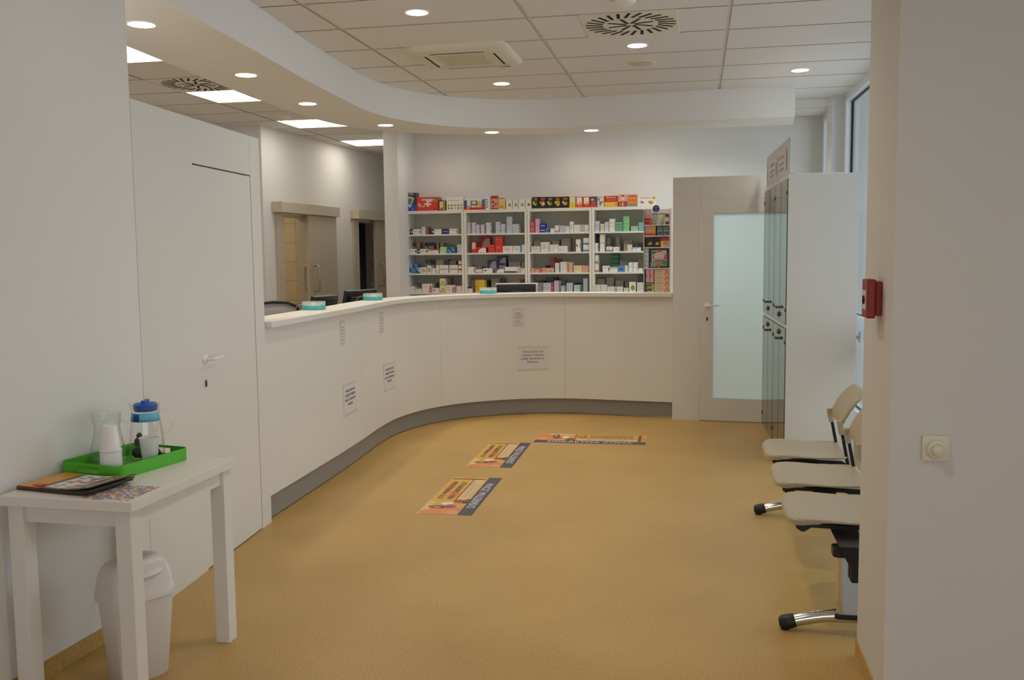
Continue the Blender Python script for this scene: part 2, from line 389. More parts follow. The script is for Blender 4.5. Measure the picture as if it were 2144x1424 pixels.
mb = MB(); mb.box(-4.5, .01, 0, 1.12, .06, .10, 0, MR); struct(mb.obj('baseboard_right', WALL))
# --- big wall block at the right foreground
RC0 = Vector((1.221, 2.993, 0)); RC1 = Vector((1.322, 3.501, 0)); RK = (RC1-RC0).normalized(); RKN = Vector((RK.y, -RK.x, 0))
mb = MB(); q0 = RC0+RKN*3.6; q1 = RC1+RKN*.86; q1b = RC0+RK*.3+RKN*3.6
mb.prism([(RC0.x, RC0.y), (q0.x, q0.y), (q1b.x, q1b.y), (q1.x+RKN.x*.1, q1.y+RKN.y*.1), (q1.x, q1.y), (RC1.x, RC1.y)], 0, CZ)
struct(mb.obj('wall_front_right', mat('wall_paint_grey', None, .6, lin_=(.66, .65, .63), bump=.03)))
skirt('baseboard_front_right', RC0+RKN*0, RC1+RK*0, .067, -.006)
# --- entrance hall behind the camera: wall with a wide shop window
mb = MB()
mb.box(-4.2, -4.2, 0, -2.0, -4.0, CZ); mb.box(3.2, -4.2, 0, 4.7, -4.0, CZ); mb.box(-2.0, -4.2, 1.95, 3.2, -4.0, CZ); mb.box(-2.0, -4.2, 0, 3.2, -4.0, .3)
struct(mb.obj('wall_rear', WALL, fixn=False))
fr = MB()
for x in (-2.0, -.3, 1.4, 3.14): fr.box(x, -4.12, .3, x+.06, -4.04, 1.95)
fr.box(-2.0, -4.12, 1.89, 3.2, -4.04, 1.95); fr.box(-2.0, -4.12, .3, 3.2, -4.04, .36)
struct(fr.obj('window_3', FRAMEW, fixn=False))
wallbox('wall_hall_right', (4.6, -4.2), (4.6, 2.45), -.12, 0, CZ, WALL)
# --- curved soffit band
SF = [(-1.585, 4.03), (-1.56, 4.4), (-1.505, 4.9), (-1.44, 5.45), (-1.385, 6.0), (-1.32, 6.55), (-1.235, 7.15), (-1.15, 7.65), (-1.0, 8.1), (-.73, 8.48), (-.42, 8.71), (-.117, 8.81), (.2, 8.845), (.45, 8.825), (.702, 8.75), (1.428, 8.53), (1.85, 8.41), (2.475, 8.26)]
SB = [(-2.3, 4.2), (-2.2, 4.75), (-2.1, 5.35), (-1.94, 6.63), (-1.85, 7.2), (-1.70, 7.95), (-1.50, 8.5), (-1.2, 8.9), (-.9, 9.1), (-.45, 9.24), (.116, 9.3), (.8, 9.2), (1.51, 9.03), (2.62, 8.80)]
mb = MB(); ribbon(mb, catmull(SF, 80), catmull(SB, 80), 2.731, CZ+.004)
struct(mb.obj('ceiling_soffit', SOFF))
# ================================================================== LIGHTS
LAMP = emit('downlight_glow', (1.0, .93, .82), 12)
PANELM = emit('panel_glow', (1.0, .92, .78), 6)
TRIM = mat('lamp_trim', 'f0eee8', .4)
rel = {'ceil': 'in the tiled ceiling', 'soff': 'in the curved soffit band'}
def downlight(p, zc, label, group, power=33, tint=(1.0, .885, .715)):
    t = thing('downlight', label, 'ceiling light', (p[0], p[1], zc), 0, group)
    m_ = MB(); m_.lathe([(.066, 0), (.066, -.003), (.078, -.0035), (.08, -.001), (.08, 0)], 36); m_.obj('trim_ring', TRIM, t)
    m_ = MB(); m_.lathe([(0, -.0015), (.066, -.0015), (.066, .0)], 36); m_.obj('diffuser', LAMP, t)
    l = bpy.data.lights.new('downlight_beam', 'SPOT'); l.energy = power; l.color = tint; l.spot_size = math.radians(150); l.spot_blend = 1; l.shadow_soft_size = .06
    o = bpy.data.objects.new('downlight_beam', l); COL.objects.link(o); o.parent = t; o.location = (0, 0, -.012)
SL = [((296, 51), 'nearest of the round lights in the curved soffit, beside the left wall'), ((515, 157), 'second nearest round light along the curved soffit, above the left counter'),
      ((644, 217), 'third round light along the curved soffit from the left wall'), ((807, 262), 'round light where the curved soffit begins its bend, above the wall stub'),
      ((1030, 277), 'round soffit light above the middle of the curved counter'), ((1238, 273), 'last round soffit light at right, above the counter beside the frosted door')]
for p, l in SL: downlight(atz(*p, 2.731), 2.731, l, 'round lights in the curved soffit')
for p, l in [((873, 26), 'big round ceiling light near the top edge, left of the air conditioner'), ((1334, 95), 'round ceiling light just behind the slotted air diffuser'),
             ((1050, 175), 'round ceiling light behind the air conditioner cassette'), ((1675, 147), 'round ceiling light at far right near the window')]:
    downlight(atz(*p, CZ), CZ, l, 'round lights in the tiled ceiling')
for u_, l in ((-.85, 'left ceiling light washing the back wall, hidden behind the soffit'), (.7, 'middle ceiling light washing the back wall, hidden behind the soffit'), (1.45, 'right ceiling light washing the back wall, hidden behind the soffit')):
    downlight(bw(u_, .55), CZ, l, 'round lights behind the soffit', 11 if u_ < 0 else 15)
for gx_, gy_, l in ((1.8, -1.5, 'round ceiling light overhead, just in front of the first seat'), (.6, -2.7, 'round ceiling light overhead beside the left wall and table'), (1.8, -3.9, 'round ceiling light overhead in the entrance hall')):
    downlight(grid(gx_, gy_), CZ, l, 'round lights in the entrance ceiling', 52 if gx_ > 1 else 9)
downlight(bw(2.15, 1.0), CZ, 'added unseen light that brightens the frosted door from behind', 'round lights behind the soffit', 62, (.93, 1.0, 1.0))  # added lamp, out of view, to backlight the frosted pane
PLAB = ['nearest square light panel, cut off by the left wall', 'second square light panel over the office, beside the slotted diffuser', 'third square light panel over the office, above the sliding doors', 'farthest square light panel over the office, beside the wall stub']
for (y0, y1), l in zip(PANELS, PLAB):
    c = grid(-1.848, (y0+y1)/2)
    t = thing('light_panel', l, 'ceiling light', (c.x, c.y, CZ), -YG, 'square light panels over the office')
    m_ = MB()
    for a in ((-.298, -.298, .298, -.285), (-.298, .285, .298, .298), (-.298, -.285, -.285, .285), (.285, -.285, .298, .285)): m_.box(a[0], a[1], -.002, a[2], a[3], .006)
    m_.obj('frame', TRIM, t, fixn=False)
    m_ = MB(); m_.box(-.285, -.285, .0, .285, .285, .004); m_.obj('diffuser', PANELM, t)
def diffuser(c, label):
    t = thing('air_diffuser', label, 'air vent', (c.x, c.y, CZ), -YG)
    m_ = MB(); m_.box(-.298, -.298, -.004, .298, .298, .003); m_.obj('face_plate', CREAM, t, .002)
    m_ = MB()
    def slot(r0, r1, a, tw, w=.012):
        c_, s_ = math.cos(a), math.sin(a); ang = a+tw; d = Vector((math.cos(ang), math.sin(ang), 0)); n = Vector((-d.y, d.x, 0))
        o = Vector((c_*r0, s_*r0, 0)); e = o+d*(r1-r0)
        z0, z1 = -.0055, -.004
        vs = [(*(o+n*w/2)[:2], z0), (*(e+n*w/2)[:2], z0), (*(e-n*w/2)[:2], z0), (*(o-n*w/2)[:2], z0)]
        m_.add(vs+[(v[0], v[1], z1) for v in vs], [(0, 1, 2, 3), (0, 4, 5, 1), (1, 5, 6, 2), (2, 6, 7, 3), (3, 7, 4, 0)])
    for i in range(26): slot(.175, .288, 2*math.pi*i/26, .42, .02)
    for i in range(8): slot(.03, .15, 2*math.pi*i/8+.2, .3, .02)
    o = m_.obj('slots', DARKV, t); return t
diffuser(grid(1.8, .3), 'square swirl air diffuser with black radial slots in the main ceiling')
diffuser(grid(-1.848, 1.5), 'swirl air diffuser with black slots in the office ceiling')
# air conditioner cassette
t = thing('air_conditioner', 'cream ceiling air conditioner cassette with four louvre slots', 'air conditioner', grid(.585, .91, CZ), -YG)
def rrect(w, h, r, n=6):
    pts = []
    for cx_, cy_, a0 in ((w-r, h-r, 0), (-w+r, h-r, 90), (-w+r, -h+r, 180), (w-r, -h+r, 270)):
        for k in range(n+1):
            a = math.radians(a0+90*k/n); pts.append((cx_+r*math.cos(a), cy_+r*math.sin(a)))
    return pts
m_ = MB(); rings = []
for w, z in ((.36, .0), (.36, -.012), (.345, -.03), (.30, -.04)): rings.append([(x, y, z) for x, y in rrect(w, w, .08)])
m_.loft(rings); m_.obj('panel', CREAM, t)
m_ = MB(); m_.box(-.17, -.17, -.046, .17, .17, -.038); m_.obj('return_grille', mat('cream_grille', 'c9c0a6', .5), t, .006)
for k in range(4):
    R = Matrix.Rotation(k*math.pi/2, 4, 'Z')
    m_ = MB(); m_.box(-.215, -.278, -.044, .215, -.2, -.036, 0, R); m_.box(-.19, -.254, -.0455, .19, -.24, -.0435, 1, R); m_.box(-.19, -.232, -.047, .19, -.222, -.043, 0, R)
    m_.obj('louvre', [CREAM, DARKV], t, fixn=False)
m_ = MB(); m_.box(.19, .285, -.046, .27, .297, -.036); m_.obj('sensor', KICK, t)
p = atz(1343, 132, CZ); t = thing('speaker_cover', 'round flush cream cover behind the bright light at the diffuser', 'ceiling cover', (p.x, p.y, CZ))
m_ = MB(); m_.lathe([(0, -.012), (.06, -.012), (.09, -.008), (.1, 0)], 40); m_.obj('cover', mat('cream_aged', 'cbbd97', .5), t)
m_ = MB(); m_.lathe([(.085, -.001), (.085, -.006), (.104, -.004), (.108, 0)], 40); m_.obj('rim', CEIL, t)
p = atz(1307, -9, CZ); t = thing('dome_detector', 'round white dome detector at the top edge of the ceiling', 'detector', (p.x, p.y, CZ))
m_ = MB(); m_.lathe([(.075, 0), (.085, -.006), (.085, -.018), (.075, -.022), (.07, -.022)], 40); m_.obj('base_ring', STEEL, t)
m_ = MB(); m_.lathe([(.068, -.02), (.062, -.04), (.04, -.052), (0, -.056)], 40); m_.obj('dome', WHITEP, t)
p = atz(600, 240, CZ); t = thing('smoke_detector', 'small white smoke detector beside the third office light panel', 'detector', (p.x, p.y, CZ))
m_ = MB(); m_.lathe([(.055, 0), (.06, -.012), (.05, -.026)], 32); m_.obj('base', WHITEP, t)
m_ = MB(); m_.lathe([(.042, -.026), (.036, -.042), (0, -.046)], 32); m_.obj('cap', WHITEP, t)
# ================================================================== COUNTER
CPTS = [(-1.439, 5.432), (-1.345, 5.98), (-1.26, 6.48), (-1.165, 7.1), (-1.10, 7.6), (-1.02, 8.02), (-.88, 8.375), (-.685, 8.66), (-.473, 8.85), (-.202, 8.995), (.08, 9.075), (.358, 9.095), (.6, 9.065), (.817, 9.0), (1.13, 8.895), (1.509, 8.767)]
CP = catmull(CPTS, 132)
CL = [0]
for i in range(1, len(CP)): CL.append(CL[-1]+(CP[i]-CP[i-1]).length)
def cps(s, off=0):
    s = max(0, min(CL[-1]-1e-6, s)); j = 0
    while CL[j+1] < s: j += 1
    t = (s-CL[j])/(CL[j+1]-CL[j]); d = (CP[j+1]-CP[j]).normalized(); d0 = (CP[j]-CP[max(0, j-1)]).normalized() if j else d
    n = Vector((-d.y, d.x, 0)); return CP[j].lerp(CP[j+1], t)+n*off, d, n
def hitc(x, y):
    d = ray(x, y); best = None
    for j in range(len(CP)-1):
        a, b = CP[j], CP[j+1]; ca_ = d.x*a.y-d.y*a.x; cb_ = d.x*b.y-d.y*b.x
        if ca_*cb_ <= 0:
            t = ca_/(ca_-cb_); P = a.lerp(b, t)
            if best is None: best = (CL[j]+t*(b-a).length, CAMZ+d.z*(P.y/d.y))
    return best
ctr = thing('service_counter', 'long curved white service counter with grey plinth and overhanging top', 'counter', (0, 0, 0))
o03, o05 = offset(CP, .03), offset(CP, .05)
cuts = [0, 40, 78, 108, 132]
for a, b in zip(cuts[:-1], cuts[1:]):
    A_ = list(CP[a:b+1]); B_ = list(o03[a:b+1])
    if b != 132:
        A_[-1] = A_[-1].lerp(A_[-2], .035); B_[-1] = B_[-1].lerp(B_[-2], .035)
    m_ = MB(); ribbon(m_, A_, B_, .154, 1.152); m_.obj('front_panel', LAM, ctr)
m_ = MB(); ribbon(m_, offset(CP, .028), o05, .008, .154); m_.obj('plinth', KICK, ctr)['label'] = 'grey recessed plinth'
m_ = MB(); ribbon(m_, offset(CP, -.045), offset(CP, .23), 1.152, 1.19); m_.obj('countertop', LAM, ctr, .003)
m_ = MB(); ribbon(m_, offset(CP, .052), offset(CP, .62), .715, .745); m_.obj('work_surface', LAM, ctr)
for s in (.15, 1.15, 2.9, 4.3, 5.25):
    P, d, n = cps(s); M = frame(P, d, n); m_ = MB(); m_.box(-.012, .055, 0, .012, .46, .715, 0, M); m_.obj('support_panel', LAM, ctr)
# notices taped on the counter front
def bent(me_o, s0, z0, off):
    for v in me_o.data.vertices:
        P, d, n = cps(s0+v.co.x, -off-v.co.z); v.co = (P.x, P.y, z0+v.co.y)
def sheet(w, h, t, nx=10):
    m_ = MB(); vs = []; fs = []
    for k in range(nx+1):
        x = -w/2+w*k/nx; vs += [(x, -h/2, 0), (x, h/2, 0), (x, h/2, t), (x, -h/2, t)]
    for k in range(nx):
        for j in range(4): fs.append((k*4+j, k*4+(j+1) % 4, k*4+4+(j+1) % 4, k*4+4+j))
    fs += [(0, 1, 2, 3), (nx*4+3, nx*4+2, nx*4+1, nx*4)]; m_.add(vs, fs); return m_
I4 = Matrix.Identity(4)
PAPERN = mat('notice_paper', 'd9d6d8', .55)
TAPE = mat('clear_tape_edge', 'cdc7b8', .3)
for (px, py), lab in zip([(733, 834), (815, 788), (1115, 750)], ['printed notice nearest the left wall, low on the curved counter', 'printed notice second from left, low on the curved counter', 'printed notice facing the camera on the middle of the counter']):
    s, z = hitc(px, py)
    o = sheet(.297, .208, .0008).obj('printed_notice', PAPERN); bent(o, s, z, .0012); tag(o, lab, 'notice', 'notices taped low on the counter')
    tx = text('printed_text', 'VÝDAJ LIEKOV NA\nLEKÁRSKY PREDPIS\nAJ BEZ LEKÁRSKEHO\nPREDPISU', .0255, INK, o, I4, .0004, 1.0, 'CENTER', 1.32); bent(tx, s, z+.012, .0024)
    for y in (.1085, -.1085):
        tp = sheet(.308, .014, .0004).obj('tape_strip', TAPE, o); bent(tp, s+.003, z+y, .0024)
PINKT = mat('print_red_faded', 'b5787a', .6); GREYT = mat('print_grey_faded', '9a969a', .6); SLEEVE = mat('clear_sleeve', 'd0cabd', .2)
for (px, py), lab in zip([(717, 697), (799, 675), (1085, 664)], ['small red printed card nearest the left wall, just under the countertop', 'small red printed card second from left, just under the countertop', 'small red printed card in a clear sleeve above the middle notice']):
    s, z = hitc(px, py)
    o = sheet(.10, .18, .001, 4).obj('small_card', SLEEVE); bent(o, s, z, .001); tag(o, lab, 'card', 'small cards under the countertop')
    m_ = sheet(.078, .14, .0004, 4).obj('card_insert', PAPERN, o); bent(m_, s, z+.004, .0022)
    for yy, w, mm in ((.04, .05, GREYT), (.02, .06, PINKT), (-.004, .062, PINKT), (-.03, .03, GREYT), (-.05, .055, GREYT)):
        q = sheet(w, .008, .0003, 2).obj('print_line', mm, o); bent(q, s, z+yy, .0028)
# coin dishes
TEAL = mat('teal_gel', '43b4b0', .3); CLEAR = milky('clear_acrylic'); CLEAR.node_tree.nodes['Principled BSDF'].inputs['Alpha'].default_value = .3; GREYC = mat('cable_grey', 'a9a49a', .5)
def tray(p, label, cable):
    t = thing('coin_dish', label, 'coin dish', (p.x, p.y, 1.1902), 0, 'teal coin dishes on the counter')
    m_ = MB(); m_.lathe([(0, .0), (.078, .0), (.083, .004), (.083, .056), (.0815, .057), (.080, .034), (0, .034)], 40); m_.obj('clear_dish', CLEAR, t)
    m_ = MB(); m_.lathe([(0, .001), (.080, .001), (.0838, .004), (.0838, .029), (.0785, .030), (0, .031)], 40); m_.obj('teal_base', TEAL, t)
    m_ = MB(); m_.lathe([(0, .0345), (.02, .0345), (.016, .042), (0, .044)], 16); m_.obj('centre_boss', WHITEP, t)
    m_ = MB(); m_.tube([(-.06, .05, .03), (-.09, .06, .035), (-.14, .1, .02), (-.2, .14, -.06)] if cable else [(.085, .02, .005), (.1, .05, .004), (.11, .12, .003)], .0025, 6); m_.obj('cord', GREYC, t)
def onctr(px, py, off): s, z = hitc(px, py+45); return cps(s, off)[0]
t1 = atz(657, 648, 1.19); tray(t1, 'teal coin dish nearest the left partition on the counter', True)
t2 = atz(777, 623.5, 1.19); tray(Vector((-1.185, 8.0, 0)), 'teal coin dish second along the counter, before the second monitor', True)
t3 = atz(1023, 609, 1.19); tray(Vector((-.225, 9.10, 0)), 'teal coin dish at the far bend, beside the black monitor', False)
# monitors on the work surface
MG_ = mat('monitor_black', '141416', .35)
def monitor(c, face, w, h, zt, label, white=False, tilt=4):
    # face: yaw (deg) of the direction the back of the monitor looks towards
    a = math.radians(face); t = thing('monitor', label, 'monitor', (c[0], c[1], .746), a)
    z1 = zt-.745; TM = Matrix.Translation((0, 0, z1-h)) @ Matrix.Rotation(math.radians(tilt), 4, 'X') @ Matrix.Translation((0, 0, h-z1)); m_ = MB(); m_.box(-w/2, -.02, z1-h, w/2, .02, z1, 0, TM); m_.box(-w/2+.04, -.04, z1-h+.05, w/2-.04, -.018, z1-.05, 0, TM)
    m_.obj('casing', MG_, t, .006)
    m_ = MB(); m_.box(-w/2+.02, .0195, z1-h+.02, w/2-.02, .021, z1-.02, 0, TM); m_.obj('screen', mat('screen_dark', '0a0c10', .15), t)
    m_ = MB(); m_.box(-.03, -.06, .01, .03, -.03, z1-h+.12); m_.obj('stand', MG_, t, .004)
    m_ = MB(); m_.prism(rrect(.12, .09, .03), 0, .014, 0, Matrix.Translation((0, -.03, 0))); m_.obj('base', MG_, t)
    if white:
        m_ = MB(); m_.box(-.055, -.0415, z1-.075, .055, -.04, z1-.06, 0, TM); m_.obj('emblem_strip', mat('emblem_grey', '4a4a4c', .4), t)
        m_ = MB(); m_.box(-w/2-.004, .0, z1-h, w/2+.02, .012, z1+.012, 0, TM); m_.obj('rear_bezel', WHITEP, t)
    return t
monitor((-1.555, 7.48), 62, .30, .36, 1.262, 'black monitor nearest the office chair, seen edge-on behind the counter', False, 13)
monitor((-1.42, 8.42), 60, .42, .38, 1.272, 'wide black monitor behind the second coin dish', False, 13)
monitor((.045, 9.48), 2, .40, .36, 1.265, 'black monitor showing its back above the middle of the counter', True)
# office swivel chair
MESHG = mat('mesh_grey', '9d999c', .6)
t = thing('office_chair', 'grey mesh office chair behind the near end of the counter', 'office chair', (-2.06, 7.84, 0), math.radians(27)); t.scale.z = .973
m_ = MB(); m_.box(-.24, -.24, .46, .24, .24, .53); m_.obj('seat', mat('chair_fabric', '2c2c30', .8), t, .03, 3)
bp = [(x, z) for x, z in [(-.19, .62), (-.235, .80), (-.235, 1.08), (-.20, 1.19), (-.12, 1.225), (0, 1.235), (.12, 1.225), (.20, 1.19), (.235, 1.08), (.235, .80), (.19, .62)]]
def by(x): return -.24-.05*(1-(x/.235)**2)
m_ = MB(); m_.tube([(x, by(x), z) for x, z in bp]+[(bp[0][0], by(bp[0][0]), bp[0][1])], .011, 8); m_.obj('back_frame', BLACK, t)
m_ = MB(); vs = []; fs = []
for i in range(13):
    x = -.225+.45*i/12
    zt = 1.232-.06*max(0, (abs(x)-.12)/.105)**2-.1*max(0, (abs(x)-.19)/.04)**2*.6
    for k in range(6): vs.append((x, by(x)+.002, .63+(zt-.63)*k/5))
for i in range(12):
    for k in range(5): fs.append((i*6+k, i*6+6+k, i*6+7+k, i*6+1+k))
m_.add(vs, fs, 0, None, True); o = m_.obj('mesh_back', MESHG, t); sd = o.modifiers.new('solid', 'SOLIDIFY'); sd.thickness = .004
m_ = MB(); m_.tube([(0, -.12, .47), (0, -.27, .52), (0, -.3, .7), (0, -.285, .9)], .02, 8); m_.obj('back_support', BLACK, t)
m_ = MB(); m_.lathe([(.03, .07), (.03, .3), (.02, .3), (.02, .46)], 16); m_.obj('post', BLACK, t)
for k in range(5):
    a = 2*math.pi*k/5; m_ = MB(); m_.tube([(0, 0, .09), (.28*math.cos(a), .28*math.sin(a), .06)], .018, 8); m_.lathe([(0, 0), (.02, .005), (.025, .025), (.02, .045), (0, .05)], 12, 0, Matrix.Translation((.28*math.cos(a), .28*math.sin(a), 0))); m_.obj('caster_leg', BLACK, t)
# sliding doors
def slide(s_box, s_leaf, s_frame, label):
    t = thing('sliding_door', label, 'sliding door', (0, 0, 0), 0, 'metal sliding doors in the office wall')
    a, b = s_box; m_ = MB(); m_.box(.002, a, 2.062, .125, b, 2.182, 0, MW); m_.obj('track_cover', DOORM, t, .004)
    a, b = s_leaf; m_ = MB(); m_.box(.035, a, .012, .075, b, 2.06, 0, MW); m_.obj('door_leaf', DOORM, t, .002)
    a, b = s_frame; m_ = MB(); w = .02
    m_.box(.001, a-.16, 0, .03, a+.0, 2.058, 0, MW); m_.box(-.262, a, 0, .001, a+.012, 2.05, 0, MW)
    m_.box(-.262, b-.012, 0, .001, b, 2.05, 0, MW); m_.box(-.262, a+.012, 2.038, .001, b-.012, 2.05, 0, MW); m_.obj('jamb_lining', DOORM, t)
    for sg, x in ((1, .075), (-1, .035)):
        h = s_leaf[0]+.10; m_ = MB()
        m_.tube([(x, h, 1.15), (x+sg*.055, h, 1.152), (x+sg*.075, h, 1.172), (x+sg*.075, h, 1.438), (x+sg*.055, h, 1.458), (x, h, 1.46)], .012, 10, 0, MW); m_.obj('pull_handle', STEEL, t)
    x = s_leaf[0]+.06; m_ = MB(); m_.lathe([(0, 0), (.016, 0), (.016, .006), (0, .006)], 16, 0, MW @ Matrix.Translation((.0755, x+.04, 1.02)) @ Matrix.Rotation(math.pi/2, 4, 'Y')); m_.obj('lock_rose', STEEL, t)
slide((.185, 1.71), (.925, 1.70), (.405, 1.295), 'half open metal sliding door nearer the counter, showing yellow tiles behind')
slide((2.305, 3.83), (2.985, 3.80), (2.505, 3.415), 'half open metal sliding door partly hidden by the wall stub')
# ================================================================== DISPLAY CABINETS
CBR = math.radians(-9.2); MC = Matrix.Translation((2.0, 6.8, 0)) @ Matrix.Rotation(CBR, 4, 'Z')
DGLASS = thin_glass('cabinet_glass', (.88, .93, .92), 3.0)
CABIN = mat('cabinet_inside', None, .5, lin_=(.62, .62, .60))
KNOB = mat('dark_nickel', '6a625c', .3, .9)
def cabinet(y0, label):
    t = thing('display_cabinet', label, 'display cabinet', MC @ Vector((0, y0, 0)), CBR, 'white display cabinets with glass doors')
    L = .769; D = .489; H = 2.117
    for a, b in ((0, .02), (L-.02, L)):
        m_ = MB(); m_.box(.0, a, 0, D, b, H); m_.obj('side_panel', LAM, t, .001)
    m_ = MB(); m_.box(.0, .02, H-.03, D, L-.02, H); m_.obj('top_panel', LAM, t)
    m_ = MB(); m_.box(.01, .02, .0, D, L-.02, .06); m_.obj('bottom_panel', LAM, t)
    m_ = MB(); m_.box(D-.02, .02, .06, D-.005, L-.02, H-.03); m_.obj('back_panel', CABIN, t)
    m_ = MB(); m_.box(.002, .02, 1.0, D-.02, L-.02, 1.03); m_.obj('middle_shelf', LAM, t)
    for z in (.38, .7, 1.38, 1.72):
        m_ = MB(); m_.box(.06, .02, z, D-.02, L-.02, z+.016); m_.obj('shelf', CABIN, t)
    for z0, z1, lv in ((.03, .998, 0), (1.034, 2.085, 1)):
        for k in range(2):
            a = .003+k*(L/2-.001); b = a+L/2-.005
            m_ = MB(); m_.box(-.007, a, z0, -.001, b, z1); d = m_.obj('glass_door', DGLASS, t)
            e = MB(); w = .0014
            e.box(-.0075, a, z0, -.0005, a+w, z1); e.box(-.0075, b-w, z0, -.0005, b, z1); e.box(-.0075, a+w, z1-w, -.0005, b-w, z1); e.box(-.0075, a+w, z0, -.0005, b-w, z0+w); e.obj('glass_edge', mat('glass_edge_dark', '5c6a68', .3), d)
            ky = b-.028 if k == 0 else a+.028; kz = .9 if lv == 0 else 1.14
            kn = MB(); kn.lathe([(0, 0), (.010, 0), (.006, .008), (.006, .014), (.011, .021), (.010, .027), (0, .029)], 16, 0, Matrix.Translation((-.007, ky, kz)) @ Matrix.Rotation(-math.pi/2, 4, 'Y')); kn.obj('knob', KNOB, d)
            hy = a+.02 if k == 0 else b-.02
            for hz in (z0+.1, z1-.1):
                h = MB(); h.box(-.012, hy-.012, hz-.014, -.006, hy+.012, hz+.014); h.obj('hinge', KNOB, d, .003)
        lz = .95 if lv == 0 else 1.085
        lk = MB(); lk.lathe([(0, 0), (.02, 0), (.02, .006), (.014, .014), (0, .016)], 20, 0, Matrix.Translation((-.007, L/2, lz)) @ Matrix.Rotation(-math.pi/2, 4, 'Y')); lk.obj('lock', KNOB, t)
cabinet(0, 'white display cabinet showing its plain end panel behind the seats')
cabinet(.7705, 'white display cabinet with glass doors standing against the frosted door wall')
t = thing('sign_board', 'pale header board with faded red print on top of the display cabinets', 'sign', MC @ Vector((.004, .01, 2.118)), CBR)
m_ = MB(); m_.box(0, 0, 0, .006, 1.5, .262); m_.obj('board', mat('sign_board_white', 'b9b7b4', .3), t)
m_ = MB(); m_.box(.006, .1, 0, .05, .14, .012); m_.box(.006, 1.36, 0, .05, 1.4, .012); m_.obj('bracket', STEEL, t)
SR = mat('sign_red_faded', 'a8827c', .5); SG = mat('sign_grey_faded', 'a5a2a3', .5)
for y, w, z0, z1 in ((.14, .08, .03, .2), (.72, .035, .03, .21), (.80, .05, .06, .16), (1.40, .03, .03, .2)):
    m_ = MB(); pts = [(-.0012, y+w*math.cos(a)*.5, (z0+z1)/2+(z1-z0)/2*math.sin(a)) for a in [2*math.pi*k/20 for k in range(20)]]
    m_.add(pts+[(-.0002, p[1], p[2]) for p in pts], [tuple(range(20))]+[(i, (i+1) % 20, 20+(i+1) % 20, 20+i) for i in range(20)])
    m_.obj('red_mark', SR, t)

m_ = MB()
for y0, y1 in ((.32, .6), (.95, 1.22)):
    for z in (.06, .10, .15): m_.box(-.0012, y0, z, 0, y1, z+.022)
m_.obj('grey_print', SG, t)
# ================================================================== BEAM SEATING
t = thing('beam_seating', 'row of three beige plastic seats on a black beam with chrome legs', 'bench', (1.085, 3.685, 0), -math.radians(11.2))
def shell(prof, s0, s1, th, round_, mi=0):
    # profile in (p, z); lofted along s with rounded plan corners
    m_ = MB(); rings = []; n = 9
    for k in range(n):
        f = -1+2*k/(n-1); s = (s0+s1)/2+(s1-s0)/2*f
        sh = round_*max(0, abs(f)-.55)**2/.2
        up = [(p+(sh if i < 3 else 0)*(1-i/3), s, z-.006*(1-f*f)*(1 if 2 < i < len(prof)-1 else 0)) for i, (p, z) in enumerate(prof)]
        lo = [(p+(.004 if i < 3 else 0), s, z-th) for (p, s, z), i in zip(up, range(len(up)))][::-1]
        rings.append(up+lo)
    m_.loft(rings); return m_
SEATP = [(.032, .420), (.036, .434), (.056, .444), (.095, .449), (.17, .448), (.26, .441), (.35, .436), (.43, .437), (.475, .445)]
for i, sc in enumerate((.41, 1.045, 1.68)):
    o = shell(SEATP, sc-.25, sc+.25, .013, .05).obj('seat', SEAT, t); sb = o.modifiers.new('s', 'SUBSURF'); sb.levels = sb.render_levels = 1
    m_ = MB(); rings = []
    for k in range(9):
        f = -1+2*k/8; s = sc+.225*f; cv = .007*(1-f*f)
        pr = [(.425, .600), (.432, .64), (.46, .70), (.50, .755), (.545, .802)]
        tp = .018*max(0, abs(f)-.6)**2/.16
        up = [(p+cv, s, z-(tp if j == 4 else 0)+(tp*.7 if j == 0 else 0)) for j, (p, z) in enumerate(pr)]
        lo = [(p+.012, s2, z-.006) for p, s2, z in up][::-1]; rings.append(up+lo)
    m_.loft(rings); o = m_.obj('backrest', SEAT, t); sb = o.modifiers.new('s', 'SUBSURF'); sb.levels = sb.render_levels = 1
    for f in (-1, 1):
        s = sc+f*.20
        m_ = MB(); M = frame((.475, s, .37), (0, 1, 0), (-.045, 0, .23)); m_.box(-.013, 0, -.008, .013, .215, .008, 0, M); m_.obj('back_bar', BLACK, t, .002)
        m_ = MB(); m_.box(-.017, .195, -.016, .017, .275, .012, 0, M); m_.obj('back_bracket', SEAT, t, .004)
        m_ = MB(); m_.prism([(.07, .398), (.09, .384), (.105, .384), (.13, .402), (.36, .398), (.43, .372), (.485, .366), (.485, .385), (.44, .412), (.07, .416)], s-.014, s+.014, 0, Matrix(((1, 0, 0, 0), (0, 0, 1, 0), (0, 1, 0, 0), (0, 0, 0, 1)))); m_.obj('seat_bracket', BLACK, t)
m_ = MB(); m_.prism([(.215, .385), (.325, .385), (.285, .31), (.255, .31)], .0, 1.92, 0, Matrix(((1, 0, 0, 0), (0, 0, 1, 0), (0, 1, 0, 0), (0, 0, 0, 1)))); m_.obj('beam', mat('beam_dark', '231f1e', .35, .3), t)
